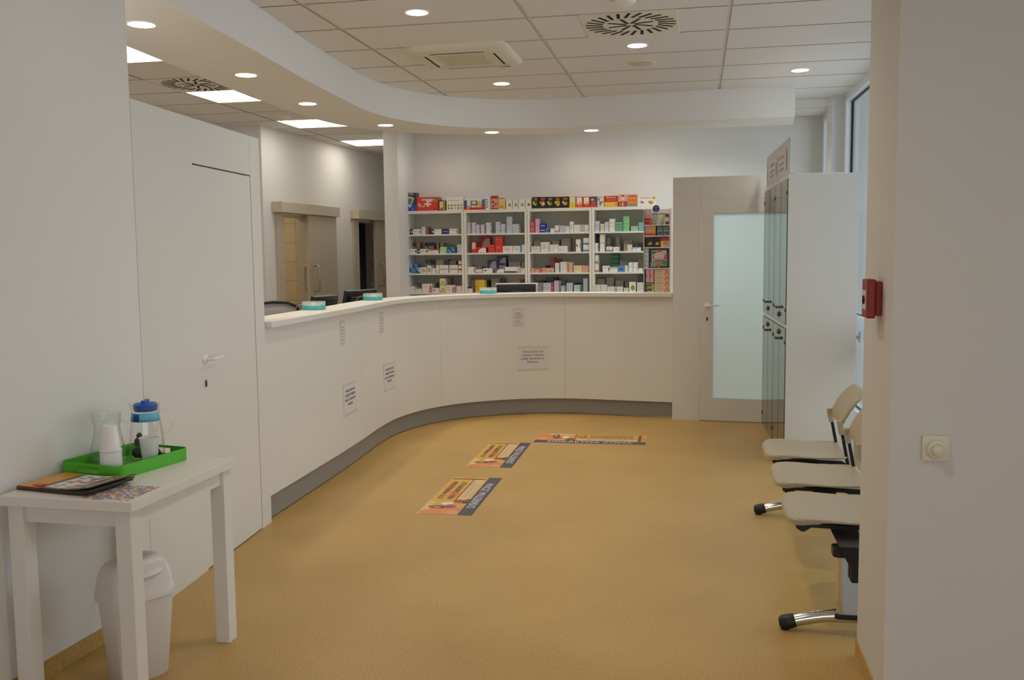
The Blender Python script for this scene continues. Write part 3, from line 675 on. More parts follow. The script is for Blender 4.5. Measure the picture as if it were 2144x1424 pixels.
for s in (.085, 1.83):
    m_ = MB(); m_.prism(rrect(.05, .03, .015), .075, .325, 0, Matrix.Translation((.27, s, 0))); lg = m_.obj('leg_post', CHROME, t)
    m_ = MB(); m_.prism(rrect(.075, .042, .02), .325, .362, 0, Matrix.Translation((.275, s, 0))); m_.obj('leg_cap', BLACK, lg, .004)
    m_ = MB(); m_.prism(rrect(.03, .02, .008), .235, .325, 0, Matrix.Translation((.295, s-.055, 0))); m_.obj('clamp_block', BLACK, lg, .004)
    m_ = MB(); m_.prism(rrect(.058, .037, .016), .066, .086, 0, Matrix.Translation((.27, s, 0))); m_.obj('base_collar', BLACK, lg, .004)
    pts = [(.03+.48*k/10, s-(.0 if 1 else 0), .03+.042*math.sin(math.pi*k/10)) for k in range(11)]
    m_ = MB(); m_.tube(pts, [.020]+[.022]*3+[.025]*3+[.022]*3+[.020], 12, 0, None, True, 1.15); m_.obj('foot_bar', CHROME, t)
    for x0, x1 in ((-.005, .06), (.545, .48)):
        m_ = MB(); m_.tube([(x0, s, .028), (x0+(x1-x0)*.15, s, .029), (x0+(x1-x0)*.6, s, .033), (x1, s, .04)], [.016, .027, .031, .028], 14); m_.lathe([(.018, 0), (.02, .012), (.012, .02)], 14, 0, Matrix.Translation((x0+(x1-x0)*.4, s, 0))); m_.obj('foot_tip', BLACK, t)
# ================================================================== WALL FITTINGS
fa = Vector((RC0.x, RC0.y, 0)); fx = Vector((RKN.x, RKN.y, 0))
p = atv(1958, 938, fa, fa+fx); t = thing('dimmer_switch', 'cream square wall plate with a round rotary knob', 'switch', p)
M = Matrix(((fx.x, 0, -fx.y*-1 if 0 else fx.y, 0), (fx.y, 0, -fx.x, 0), (0, 1, 0, 0), (0, 0, 0, 1)))  # x along wall, y up, z out to the viewer
m_ = MB(); m_.prism(rrect(.042, .042, .006), .0005, .011, 0, M); m_.obj('plate', CREAM, t, .003)
m_ = MB(); m_.lathe([(0, .011), (.034, .011), (.034, .0135), (.031, .015), (.029, .030), (.021, .032), (.017, .050), (.011, .053), (0, .054)], 36, 0, M); m_.obj('knob', CREAM, t)
pa = atv(1829, 627, (RC0.x, RC0.y), (RC1.x, RC1.y)); pa = atv(1848, 627, (RC0.x, RC0.y), (RC1.x, RC1.y)); 
t = thing('fire_call_point', 'red square fire alarm call point on the side of the front wall', 'fire alarm', pa)
M = Matrix(((RK.x, 0, -RKN.x, 0), (RK.y, 0, -RKN.y, 0), (0, 1, 0, 0), (0, 0, 0, 1)))  # x along wall away, y up, z out (left)
m_ = MB(); m_.box(.003, -.056, .0005, .097, .060, .022, 0, M); m_.obj('back_box', RED, t, .003)
m_ = MB(); m_.box(-.003, -.065, .022, .103, .068, .05, 0, M); m_.obj('cover', RED, t, .005)
m_ = MB(); m_.box(.02, -.035, .05, .08, .03, .052, 0, M); m_.obj('press_window', mat('call_window', 'd9d6cf', .2), t)
m_ = MB(); m_.lathe([(0, .052), (.016, .052), (.014, .056), (0, .057)], 20, 0, M @ Matrix.Translation((.05, -.003, 0))); m_.obj('press_button', DARKV, t)
# ================================================================== SIDE TABLE AND ITS THINGS
TR = -math.radians(12.4); TN = Vector((-1.278, 3.063, 0)); MT = Matrix.Translation(TN) @ Matrix.Rotation(TR, 4, 'Z')   # local x: left is negative, y away
t = thing('side_table', 'small white side table with square legs against the left wall', 'table', TN, TR)
TW, TL = .515, .705
m_ = MB(); m_.box(-TW, 0, .715, 0, TL, .75); m_.obj('tabletop', TABW, t, .002)
for x in (-TW+.018, -.018-.06):
    for y in (.018, TL-.018-.06):
        m_ = MB(); m_.box(x, y, 0, x+.06, y+.06, .715); m_.obj('leg', TABW, t, .002)
for a in ((-TW+.078, .03, -.078, .05), (-TW+.078, TL-.05, -.078, TL-.03)):
    m_ = MB(); m_.box(a[0], a[1], .655, a[2], a[3], .715); m_.obj('apron', TABW, t)
for a in ((-.05, .078, -.03, TL-.078), (-TW+.03, .078, -TW+.05, TL-.078)):
    m_ = MB(); m_.box(a[0], a[1], .655, a[2], a[3], .715); m_.obj('apron', TABW, t)
# tray
GT = -math.radians(21.8); GP = Vector((-1.452, 3.382, .7502)); w, h, r = .145, .19, .03
MTr = Matrix.Translation(GP) @ Matrix.Rotation(GT, 4, 'Z') @ Matrix.Translation((-w, h, 0))
t = bpy.data.objects.new('serving_tray', None); COL.objects.link(t); t.matrix_world = MTr; tag(t, 'bright green plastic serving tray with handle holes on the side table', 'tray')
m_ = MB(); m_.prism(rrect(w-.002, h-.002, r), 0, .004); m_.obj('base', GREEN, t)
pts = rrect(w, h, r, 6); pi_ = rrect(w-.004, h-.004, r-.004, 6); fl = .006
m_ = MB()
for idx in (list(range(21, 28))+list(range(0, 7)), list(range(7, 21))):
    A_ = [Vector((*pts[i], 0)) for i in idx]; B_ = [Vector((*pi_[i], 0)) for i in idx]; ribbon(m_, A_, B_, 0, .05)
x0, x1 = -w+r, w-r
for y0, y1 in ((h-.004, h), (-h, -h+.004)):
    m_.box(x0, y0, 0, x1, y1, .018); m_.box(x0, y0, .04, x1, y1, .05); m_.box(x0, y0, .018, -.05, y1, .04); m_.box(.05, y0, .018, x1, y1, .04)
m_.obj('rim_wall', GREEN, t, fixn=False)
ZT = .7545
JG = thin_glass('jug_glass', (.985, .99, .987), 1.5, .0)
def jug(p, prof_o, label, handle, hr, rot):
    t = thing('glass_jug', label, 'jug', (p[0], p[1], ZT), rot)
    inn = [(max(0, r-.0028), z) for r, z in prof_o[::-1] if z > .008]
    prof = [(0, 0)]+prof_o+inn+[(0, .009)]
    m_ = MB(); vs = []; fs = []; n = 40; k = len(prof)
    top = max(z for r, z in prof_o)
    m_.lathe(prof, n); 
    for i, (x, y, z) in enumerate(m_.v):   # pull a pouring lip out on the -x side
        rr = math.hypot(x, y)
        if z > top-.04 and rr > .01:
            a = abs(math.atan2(y, -x)); f = max(0, 1-a/.6)*((z-(top-.04))/.04)
            m_.v[i] = (x-.016*f, y*(1-.25*f), z+.006*f)
    m_.obj('body', JG, t)
    m_ = MB(); m_.tube(handle, hr, 10); m_.obj('handle', JG, t)
    return t
j1 = jug((-1.583, 3.605), [(.05, 0), (.064, .006), (.071, .03), (.069, .05), (.060, .09), (.051, .13), (.0485, .155), (.0485, .165), (.052, .172), (.053, .205), (.055, .212)], 'empty clear glass jug at the left end of the green tray',
    [(.05, 0, .178), (.075, 0, .182), (.092, 0, .172), (.09, 0, .14), (.083, 0, .1), (.075, 0, .078), (.066, 0, .075)], .006, math.radians(-10))
j2 = jug((-1.472, 3.712), [(.05, 0), (.062, .006), (.068, .03), (.067, .07), (.062, .12), (.055, .17), (.052, .2), (.054, .222), (.058, .23)], 'lidded glass jug with blue label and dark stones on the green tray',
    [(.055, 0, .205), (.08, 0, .205), (.1, 0, .18), (.102, 0, .14), (.09, 0, .108), (.068, 0, .112)], .0055, math.radians(5))
BL = mat('lid_blue', '1557b8', .3); LBL = mat('label_light_blue', '62b3d6', .5); LDB = mat('label_dark_blue', '173f7a', .5)
m_ = MB(); m_.lathe([(0, .2), (.042, .2), (.045, .206), (.047, .226), (.04, .232), (0, .234)], 32); m_.box(-.008, -.03, .232, .008, .03, .244); m_.obj('lid', BL, j2)
def arcband(a0, a1, z0, z1, r0, r1, m, name, parent):
    n = 14; vs = []; fs = []
    for k in range(n+1):
        a = a0+(a1-a0)*k/n; vs += [(r0*math.cos(a), r0*math.sin(a), z0), (r1*math.cos(a), r1*math.sin(a), z1)]
    for k in range(n): fs.append((2*k, 2*k+2, 2*k+3, 2*k+1))
    m_ = MB(); m_.add(vs, fs, 0, None, True); o = m_.obj(name, m, parent, fixn=False); q = o.modifiers.new('s', 'SOLIDIFY'); q.thickness = .0006; q.offset = 1; return o
arcband(-2.9, -.2, .162, .196, .0582, .0536, LBL, 'label', j2)
arcband(-2.25, -1.75, .165, .193, .0590, .0548, LDB, 'label_picture', j2)
STONE = mat('dark_stone', '17171a', .5)
for i, (x, y, z, r) in enumerate(((-.036, -.014, .034, .022), (-.012, -.036, .034, .02), (.016, -.034, .03, .018), (-.026, .026, .033, .021), (.012, .016, .031, .02), (.038, -.004, .03, .017), (-.028, -.018, .077, .019), (-.032, .010, .098, .013), (-.004, -.012, .072, .017))):
    rnd = random.Random(i); m_ = MB()
    m_.lathe([(0, -r)]+[(r*math.sin(a)*rnd.uniform(.82, 1.06), -r*math.cos(a)*rnd.uniform(.85, 1.05)) for a in (.5, 1, 1.5, 2, 2.6)]+[(0, r)], 9)
    P = j2.location+Matrix.Rotation(math.radians(5), 3, 'Z') @ Vector((x, y, z))
    o = m_.obj('water_stone', STONE, None, 0, 2, P, i*1.1)
    tag(o, 'dark rough stone lying in the bottom of the lidded glass jug' if i != 7 else 'topmost dark stone of the heap in the lidded glass jug', 'stone', 'dark stones inside the lidded jug')
CUPW = mat('cup_white', 'e4e1e0', .35); CUPT = milky('cup_translucent')
def cup(p, z, r0, r1, h, m, inv, label):
    prof = [(r0, 0), (r1, h), (r1+.002, h+.0), (r1+.002, h-.004)] if not inv else None
    m_ = MB()
    if inv: m_.lathe([(r0+.003, 0), (r0+.003, .005), (r0, .006), (r1, h-.003), (r1-.003, h), (0, h), ], 36)
    else: m_.lathe([(0, .001), (r0-.002, 0), (r0, .002), (r1, h-.004), (r1+.0025, h-.003), (r1+.0025, h), (r1-.001, h), (r0-.002, .004), (0, .004)], 36)
    o = m_.obj('plastic_cup', m, None, 0, 2, (p[0], p[1], z)); return tag(o, label, 'cup', 'plastic cups on the green tray')
cc = atz(234, 992, ZT)
cup(cc, ZT, .0405, .0385, .088, CUPW, True, 'white plastic cup upside down at the bottom of the stack by the empty jug')
cup(cc, ZT+.0885, .0365, .0265, .097, CUPW, True, 'white plastic cup upside down on top of the stack by the empty jug')
c2 = atz(315, 975.5, ZT); cup(c2, ZT, .0265, .0365, .113, CUPT, False, 'single translucent cup standing in front of the lidded jug')
# magazines
def mag(org, rot, W, L, z0, th, curl, label, design):
    t = bpy.data.objects.new('magazine', None); COL.objects.link(t); t.location = (org[0], org[1], z0); t.rotation_euler.z = rot
    tag(t, label, 'magazine', 'magazines piled on the side table')
    def zc(x): return curl*max(0, (x/W-.45)/.55)**2
    def slab(x0, y0, x1, y1, za, zb, m, name, nx=12):
        mm = MB(); vs = []; fs = []
        for k in range(nx+1):
            x = x0+(x1-x0)*k/nx; z = zc(x); vs += [(x, y0, za+z), (x, y1, za+z), (x, y1, zb+z), (x, y0, zb+z)]
        for k in range(nx):
            for j in range(4): fs.append((k*4+j, k*4+(j+1) % 4, k*4+4+(j+1) % 4, k*4+4+j))
        fs += [(0, 1, 2, 3), (nx*4+3, nx*4+2, nx*4+1, nx*4)]; mm.add(vs, fs); return mm.obj(name, m, t)
    slab(0, 0, W, L, 0, th-.0008, design['page'], 'pages')
    k = 0
    for (x0, y0, x1, y1, c) in design['art']:
        slab(x0*W, y0*L, x1*W, y1*L, th-.0008+.00012*k, th-.0003+.00012*k, c, 'cover' if k == 0 else 'cover_print', 6 if k else 12); k += 1
    return t
YO = col('d9952c', .3); DK = col('1a171a', .3); RD_ = col('c8352a', .3); WHP = col('e3dfe0', .3); NV = col('4a4f70', .3); GRP = col('8d8a86', .3); OR = col('c4622b', .3)
SAGE = col('9aa88a', .3)
rot = -math.radians(21); org = (-1.765, 3.262)
art = [(0, 0, 1, 1, YO), (.25, 0, 1, 1, OR), (.30, .0, 1, 1, DK), (.34, .08, .93, .97, WHP), (.9, .05, .95, .97, NV)]
rr = random.Random(3)
for i in range(3):
    for j in range(3):
        x = .37+.17*i+rr.uniform(0, .03); y = .13+.27*j+rr.uniform(0, .04)
        art.append((x, y, x+rr.uniform(.08, .12), y+rr.uniform(.05, .09), rr.choice([GRP, NV, OR, GRP, SAGE])))
        art.append((x+.06, y+.1, x+rr.uniform(.11, .14), y+rr.uniform(.15, .2), RD_))
art += [(.82, .74, .885, .92, RD_), (.16, .06, .28, .2, RD_)]
mag(org, rot, .33, .212, .7502, .006, .010, 'lowest dark-edged magazine of the pile on the side table', dict(page=DK, art=[(0, 0, 1, 1, YO), (.25, 0, 1, 1, DK)]))
mag((org[0]+.002, org[1]-.004), rot+.012, .335, .212, .7568, .005, .0125, 'middle magazine of the pile on the side table', dict(page=DK, art=[(0, 0, 1, 1, YO), (.3, 0, 1, 1, DK)]))
mag((org[0]+.004, org[1]-.002), rot-.008, .34, .212, .7626, .0035, .020, 'top magazine with curled edge, yellow cover and white offer page', dict(page=DK, art=art))
# mosaic sheet under the magazines
t = thing('flyer', 'flyer printed with tiny colourful pictures at the table corner', 'flyer', (-1.292, 3.074, .7502), TR+.02)
m_ = MB(); m_.box(-.205, 0, 0, 0, .215, .0006); m_.obj('sheet', PAPER, t)
pal = [col(c, .5) for c in ('8f3f52', 'c98a3c', '5b4a86', 'd9d2cf', '7b8a4a', '3f5f8f', 'e0d8d4', 'b06a86', '6d6a70', 'e0a070')]
m_ = MB()
for i in range(15):
    for j in range(16):
        x = -.2+.195*i/15; y = .008+.2*j/16; m_.add([(x, y, .0007), (x+.0105, y, .0007), (x+.0105, y+.0105, .0007), (x, y+.0105, .0007)], [(0, 1, 2, 3)], rr.randrange(len(pal)))
m_.obj('tiny_pictures', pal, t, fixn=False)
# ================================================================== WASTE BIN
Lc, Nc, Rc = Vector((-1.566, 3.351, 0)), Vector((-1.421, 3.242, 0)), Vector((-1.262, 3.431, 0))
yd = (Rc-Nc).normalized(); cen = (Lc+Rc)/2; brot = math.atan2(-yd.x, yd.y)
t = thing('waste_bin', 'white swing-lid waste bin under the side table', 'bin', (cen.x, cen.y, 0), brot)
BINW = mat('bin_white', 'dcd9d4', .3)
m_ = MB(); rings = []
for w_, h_, z in ((.058, .088, 0), (.062, .093, .006), (.083, .116, .315)): rings.append([(x, y, z) for x, y in rrect(w_, h_, .028)])
m_.loft(rings); m_.obj('body', BINW, t)
m_ = MB(); rings = []
for fx_, fy_, z in ((1, 1, .312), (1.0, 1.0, .338), (.965, .975, .342), (.93, .955, .365), (.85, .92, .40), (.72, .86, .43), (.52, .74, .452), (.28, .5, .463), (.06, .12, .466)): rings.append([(x*fx_, y*fy_, z) for x, y in rrect(.091, .124, .03)])
m_.loft(rings); lid = m_.obj('lid', BINW, t)
m_ = MB(); rings = []
for f, dz in ((1, 0), (.96, .004), (.6, .006), (.1, .0065)):
    rings.append([(.058*f*math.cos(a)*.62, .085*f*math.sin(a), dz) for a in [2*math.pi*k/28 for k in range(28)]])
m_.loft(rings, 0, frame((.062, 0, .418), (.78, 0, -.62), (0, 1, 0))); m_.obj('swing_flap', mat('bin_flap', 'd2cfca', .3), t)
# ================================================================== FLOOR STICKERS
SY, SO, SNAVY, SCRM, SPUR, SBRN = col('d3a83c', .35), col('d88a46', .35), col('393c57', .35), col('d9bf86', .35), col('4d3b52', .35), col('7c4624', .35)
SWHT, SRED2, SDK, SGRN, SPK = col('e2dfe2', .35), col('a83a34', .35), col('3d3638', .35), col('a9a83a', .35), col('d59a80', .35)
def sticker(near, u, W, L, label):
    u = Vector((*u, 0)).normalized(); v = Vector((-u.y, u.x, 0)); M = frame((near[0], near[1], .0004), u, v)
    t = bpy.data.objects.new('floor_sticker', None); COL.objects.link(t); t.matrix_world = M
    tag(t, label, 'floor sticker', 'privacy zone stickers on the floor')
    m_ = MB(); m_.box(0, 0, 0, L, W, .0006); m_.obj('backing', SY, t)
    n = [0]; items = MB(); mats = []
    def q(x0, y0, x1, y1, c, sk=0):
        if c not in mats: mats.append(c)
        z = .0008+.00002*n[0]; n[0] += 1
        items.add([(x0*L, y0*W, z), (x1*L, y0*W, z), (x1*L+sk, y1*W, z), (x0*L+sk, y1*W, z)], [(0, 1, 2, 3)], mats.index(c))
    def e(cx, cy, rx, ry, c, k=18):
        if c not in mats: mats.append(c)
        z = .0008+.00002*n[0]; n[0] += 1
        items.add([(cx*L+rx*L*math.cos(2*math.pi*i/k), cy*W+ry*W*math.sin(2*math.pi*i/k), z) for i in range(k)], [tuple(range(k))], mats.index(c))
    q(0, .27, .17, 1, SO); q(.0, .86, .34, 1, SCRM); e(.06, .4, .05, .1, SPK); e(.05, .9, .05, .09, SO); q(.3, .52, .93, .96, SY); e(.5, .66, .14, .1, SO); e(.7, .86, .16, .08, SO)
    q(.33, .30, .93, .52, SCRM); q(.33, .515, .93, .545, SBRN); q(.4, .47, .88, .485, SPK); q(.42, .435, .86, .448, GRP); q(.42, .40, .80, .412, GRP); q(.44, .36, .84, .371, SPK); q(.42, .325, .78, .336, GRP)
    q(.925, .30, .955, .98, SBRN); q(.955, .3, 1, 1, SY); e(.98, .6, .02, .2, SO)
    e(.17, .72, .035, .17, SDK); e(.165, .74, .016, .075, SPK); e(.175, .86, .02, .06, SRED2); e(.19, .52, .045, .12, SRED2); q(.15, .27, .165, .46, SPK); q(.205, .27, .22, .46, SPK); e(.26, .62, .035, .12, SWHT); q(.22, .54, .25, .6, SPK); e(.275, .45, .02, .08, SGRN); e(.325, .42, .04, .13, SRED2); e(.3, .31, .03, .07, SDK); e(.36, .3, .03, .05, SBRN)
    items.obj('picture_print', mats, t, fixn=False)
    m_ = MB(); m_.box(0, 0, .0006, L, .26*W, .0018); m_.obj('navy_band', SNAVY, t)
    text('band_text', 'DISKRÉTNA ZÓNA', .19*W*1.12, SWHT, t, Matrix.Translation((.5*L, .128*W, .0021)), 0, 1.02)
    text('title_text', 'STE PRIPRAVENÍ', .145*W, SPUR, t, Matrix.Translation((.61*L, .84*W, .0024)), 0, 1.28)
    text('title_text', 'NA CHRÍPKU?', .165*W, SPUR, t, Matrix.Translation((.61*L, .655*W, .0024)), 0, 1.28)
sticker((-.255, 5.512), (.174, .934), .345, .95, 'colourful privacy zone floor sticker nearest the camera')
sticker((-.014, 6.766), (.163, .902), .345, .917, 'colourful privacy zone floor sticker in the middle of the floor')
sticker((.17, 7.708), (.902, -.166), .385, .925, 'colourful privacy zone floor sticker turned sideways before the counter bend')
# ================================================================== BOOKCASES WITH MEDICINES
SF0 = B0-N12*.3
def shp(px, py, d=0):      # pixel -> (u, z) on a plane d metres behind the bookcase fronts
    a = SF0+N12*d; P = atv(px, py, a, a+E12); return (P-SF0).dot(E12), P.z
EDG = [-1.357, -.635, .097, .823, 1.507]
LEV = [2.073, 1.805, 1.588, 1.359, 1.137]
MS = Matrix(((E12.x, N12.x, 0, SF0.x), (E12.y, N12.y, 0, SF0.y), (0, 0, 1, 0), (0, 0, 0, 1)))
SROT = -math.radians(12)
BAYN = ['leftmost', 'second', 'third', 'rightmost']
for b in range(4):
    u0, u1 = EDG[b]+.002, EDG[b+1]-.002
    t = thing('bookcase', BAYN[b]+' white open bookcase of four along the back wall', 'bookcase', MS @ Vector((u0, 0, 0)), SROT, 'white bookcases along the back wall')
    L = u1-u0
    for a, c in ((0, .026), (L-.026, L)):
        m_ = MB(); m_.box(a, 0, 0, c, .29, LEV[0]-.0); m_.obj('side_panel', SHELFW, t)
    m_ = MB(); m_.box(.026, 0, LEV[0]-.034, L-.026, .29, LEV[0]); m_.obj('top_board', SHELFW, t)
    for z in LEV[1:]:
        m_ = MB(); m_.box(.026, .004, z-.018, L-.026, .28, z); m_.obj('shelf', SHELFW, t)
    for z in (.9, .66, .4, .08):
        m_ = MB(); m_.box(.026, .004, z-.018, L-.026, .28, z); m_.obj('shelf', SHELFW, t)
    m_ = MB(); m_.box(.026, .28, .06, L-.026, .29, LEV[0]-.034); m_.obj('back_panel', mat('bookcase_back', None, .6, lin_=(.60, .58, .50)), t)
CC = dict(w='dcdad6', W='e6e4df', g='8f8d88', G='6f6d6a', d='3a383a', k='151416', n='1f2a55', b='2c7fc0', B='2a2fa0', c='7fb6d8', l='c3cbd8', v='5a4a86', V='6a5a90', m='a8366e', M='7a2a55', r='c02a1e', R='d8341f', o='d8742c', O='e09a3c', y='e0c020', Y='d9b84a', e='7fbf86', E='5aa678', D='0f6a38', t='6fb0b4', T='9cc8b8', p='d8a8b8', P='d05060', s='d8a090', S='8a4a48', z='b8a68a', x='a0968a', q='d8d0a0', f='b8d890', h='5a5a66', j='9a8a94')
ORD = ['first', 'second', 'third', 'fourth', 'fifth', 'sixth', 'seventh', 'eighth', 'ninth', 'tenth', 'eleventh', 'twelfth', 'thirteenth', 'fourteenth', 'fifteenth', 'sixteenth']
def carton(name, W, D, H, base, style, M, seed):
    """one box, printed on its front face (local y = 0 faces the viewer)"""
    rnd = random.Random(seed); mats = [col(CC.get(base, base))]; mb = MB(); mb.box(0, 0, 0, W, D, H)
    n = [0]
    def mi(c):
        m = col(CC.get(c, c))
        if m not in mats: mats.append(m)
        return mats.index(m)
    def q(x0, y0, x1, y1, c):
        n[0] += 1; y = -.0004-.00012*n[0]; mb.add([(x0*W, y, y0*H), (x1*W, y, y0*H), (x1*W, y, y1*H), (x0*W, y, y1*H)], [(0, 1, 2, 3)], mi(c))
    def e(cx, cy, rx, ry, c, k=16):
        n[0] += 1; y = -.0004-.00012*n[0]; mb.add([(cx*W+rx*W*math.cos(2*math.pi*i/k), y, cy*H+ry*H*math.sin(2*math.pi*i/k)) for i in range(k)], [tuple(range(k))], mi(c))
    def tri(pts, c):
        n[0] += 1; y = -.0004-.00012*n[0]; mb.add([(a*W, y, b*H) for a, b in pts], [tuple(range(len(pts)))], mi(c))
    for st in style.split():
        k, c = st[0], st[2:]
        if k == 'p':
            for i in range(rnd.choice((1, 2))): yy = .62-.26*i; q(.14, yy, .14+rnd.uniform(.35, .6), yy+.09, 'a8a6a2')
        elif k == 'L': q(0, 0, .27, 1, c); e(.135, .5, .07, .2, 'w') if c == 'n' else None
        elif k == 'R': q(.78, .05, 1, .95, c)
        elif k == 'T': q(0, .68, 1, 1, c)
        elif k == 'B': q(0, 0, 1, .27, c)
        elif k == 'M': e(.55, .42, .3, .26, c)
        elif k == 'A': tri([(.68, .05), (.97, .05), (.97, .5), (.84, .95), (.74, .5)], c); q(.8, .2, .9, .4, 'w')
        elif k == 'S': q(.82, .1, .9, .9, c)
        elif k == 'D': e(.9, .5, .07, .28, c)
        elif k == 'E': q(0, 0, .06, 1, c)
        elif k == 'C': tri([(.98, .06), (.98, .9), (.6, .88), (.35, .7), (.22, .4), (.16, .06)], c)
        elif k == 'Z': tri([(.05, .9), (.25, .95), (.9, .15), (.7, .05)], c)
        elif k == 'H': q(.1, .42, .9, .58, c)
        elif k == 'F': q(.12, .35, .88, .93, c)
        elif k == 'Q': e(.6, .4, .2, .16, c); e(.42, .34, .12, .1, 'y')
        elif k == 'N': e(.24, .5, .15, .13, c)
        elif k == 'V':
            for i in range(3): q(.2+.25*i, .1, .26+.25*i, .35, c)
        elif k == 'W':
            for i in range(4): q(.05, .08+.24*i, .9, .16+.24*i, c)
        elif k == '1':   # blood pressure monitor artwork
            q(0, 0, 1, .36, '2350b4'); tri([(.25, .28), (.62, .2), (.86, .72), (.5, .82)], 'c8ccce'); tri([(.34, .4), (.62, .34), (.76, .66), (.5, .72)], '6c7478'); q(.08, .02, .36, .14, 'b8c4d8'); e(.16, .32, .09, .09, 'c85a5a'); e(.4, .92, .1, .05, 'd0d020'); q(.55, .9, .8, .95, 'c8c8c8'); e(.75, .1, .07, .06, 'c05070')
        elif k == '2':
            q(.25, .76, .78, .86, 'w'); q(.45, .66, .72, .74, 'w'); q(.47, .30, .57, .68, 'e0d8d4'); q(.36, .42, .68, .56, 'e0d8d4'); e(.86, .74, .08, .13, '30b040'); e(.31, .33, .08, .07, 'e0b030'); q(.08, .3, .14, .6, 'd8c8c0'); q(.16, .28, .2, .5, 'd8c8c0'); q(.8, .14, .92, .2, '7a2a14')
        elif k == '3': q(.1, .08, .9, .92, 'c9a83a'); q(.18, .1, .55, .88, 'd9d6c8'); q(.2, .5, .4, .9, 'd8d020'); q(.6, .1, .8, .85, 'b07a2a'); q(.3, .1, .5, .3, 'k')
        elif k == '4':
            for i, c_ in enumerate(('5a8a4a', '8a4a6a', 'c0583a', '6a8a3a', 'b08a3a')): e(.12+.19*i, .37, .06, .07, c_); e(.12+.19*i, .16, .06, .07, ('6a7a6a', 'a8503a', 'd0a050', 'b0402a', '8a9ab0')[i])
            q(.1, .72, .8, .76, 'b8b6b0')
        elif k == '5': q(0, 0, 1, .2, 'c8201c'); q(0, .2, .12, .85, '3a4aa0'); q(.86, .35, 1, .9, '2f6fc0'); q(.84, .2, 1, .45, 'c02a50'); q(.3, .2, .64, .8, '6a5a4a'); e(.47, .62, .11, .14, 'd8d4cc'); e(.42, .3, .09, .1, 'e0dcd4'); e(.56, .3, .08, .09, 'e0dcd4'); q(.64, .25, .84, .75, 'e0a878'); e(.76, .5, .07, .12, 'e0c020'); e(.2, .3, .07, .12, 'd8a030'); e(.18, .1, .05, .08, 'e0c020')
        elif k == '6':
            for i in range(4): e(.3, .2+.2*i, .2, .06, ('6a9a6a', '9a5a7a', '5a7aa0', '7a7a5a')[i])
        elif k == '7': q(0, .78, 1, 1, 'b8301e'); e(.3, .55, .24, .1, 'c03020'); e(.68, .38, .2, .09, 'b84030'); e(.3, .24, .22, .08, 'c83828'); q(0, 0, 1, .12, 'b04a34'); e(.72, .62, .15, .06, 'd8a080')
        elif k == '8': q(.05, .86, .8, .96, 'c08a3a'); q(.05, .1, .95, .6, 'e8c060'); e(.45, .2, .35, .12, 'd88a20'); e(.3, .3, .16, .08, 'e0a030')
        elif k == '9': e(.52, .8, .32, .12, 'b0561e'); q(.3, .66, .7, .74, '8a3a1a')
        elif k == '0': q(0, .3, 1, 1, '5a4a48'); q(0, .22, 1, .55, '9a2a78'); q(0, 0, 1, .22, 'c84a24'); e(.35, .7, .2, .1, 'd8d020'); q(.3, .38, .8, .46, 'c860a8')
        elif k == '@': q(0, 0, 1, .45, 'e0a020'); q(.18, .06, .9, .42, 'e8b83a'); e(.25, .86, .1, .07, 'e8c850'); e(.14, .32, .1, .09, 'e0d040'); e(.85, .2, .1, .14, 'a8b030'); q(.2, .58, .9, .66, 'e07a60'); q(.3, .8, .9, .88, 'e0a890')
        elif k == '#': q(0, 0, 1, .42, '9a2a1c'); q(.12, .08, .32, .34, 'c86a4a'); q(.4, .06, .6, .36, 'e0a080'); q(.72, .1, .9, .34, 'b84a34'); q(.38, .85, .62, .97, '8a2a2a'); e(.5, .66, .2, .1, 'f0d0b0')
        elif k == '$': q(0, 0, 1, .18, '7a8078'); q(.1, .2, .9, .45, 'd08a3a'); e(.5, .68, .3, .1, 'e8c080'); e(.5, .82, .28, .08, 'd0502a'); e(.5, .6, .2, .07, 'c07020')
        elif k == '%': q(.08, .84, .7, .9, 'b05058'); tri([(.1, .3), (.14, .62), (.3, .4), (.3, .34)], 'c04050'); e(.7, .38, .13, .2, 'd88a28'); q(.56, .4, .62, .52, 'k'); e(.86, .86, .09, .13, 'c09a2a')
        elif k == '!': q(.3, .1, .6, .5, '6a6a6e'); e(.2, .75, .12, .1, 'a04a4a'); e(.72, .45, .12, .1, '8a4a5a'); q(.15, .55, .4, .7, '8a8c90'); e(.35, .12, .24, .1, 'd0d030'); q(.1, .88, .85, .95, 'b07a7a')
        elif k == '?': e(.5, .55, .32, .28, 'a83a30'); q(.1, .1, .9, .35, '8a9a80'); e(.25, .8, .14, .1, '5a7a5a'); q(.4, .8, .62, .97, 'd05a2a'); e(.5, .62, .27, .22, 'd0c8c4'); q(.06, .06, .36, .3, '9a9a9c'); e(.8, .28, .13, .12, '5a8a3a'); e(.9, .6, .06, .2, 'a03a40'); q(.42, .02, .54, .2, 'd8742c'); q(.2, .4, .75, .5, 'b0a8a8')
    o = mb.obj(name, mats, None, fixn=False); o.matrix_world = M; return o
CNT = [0]
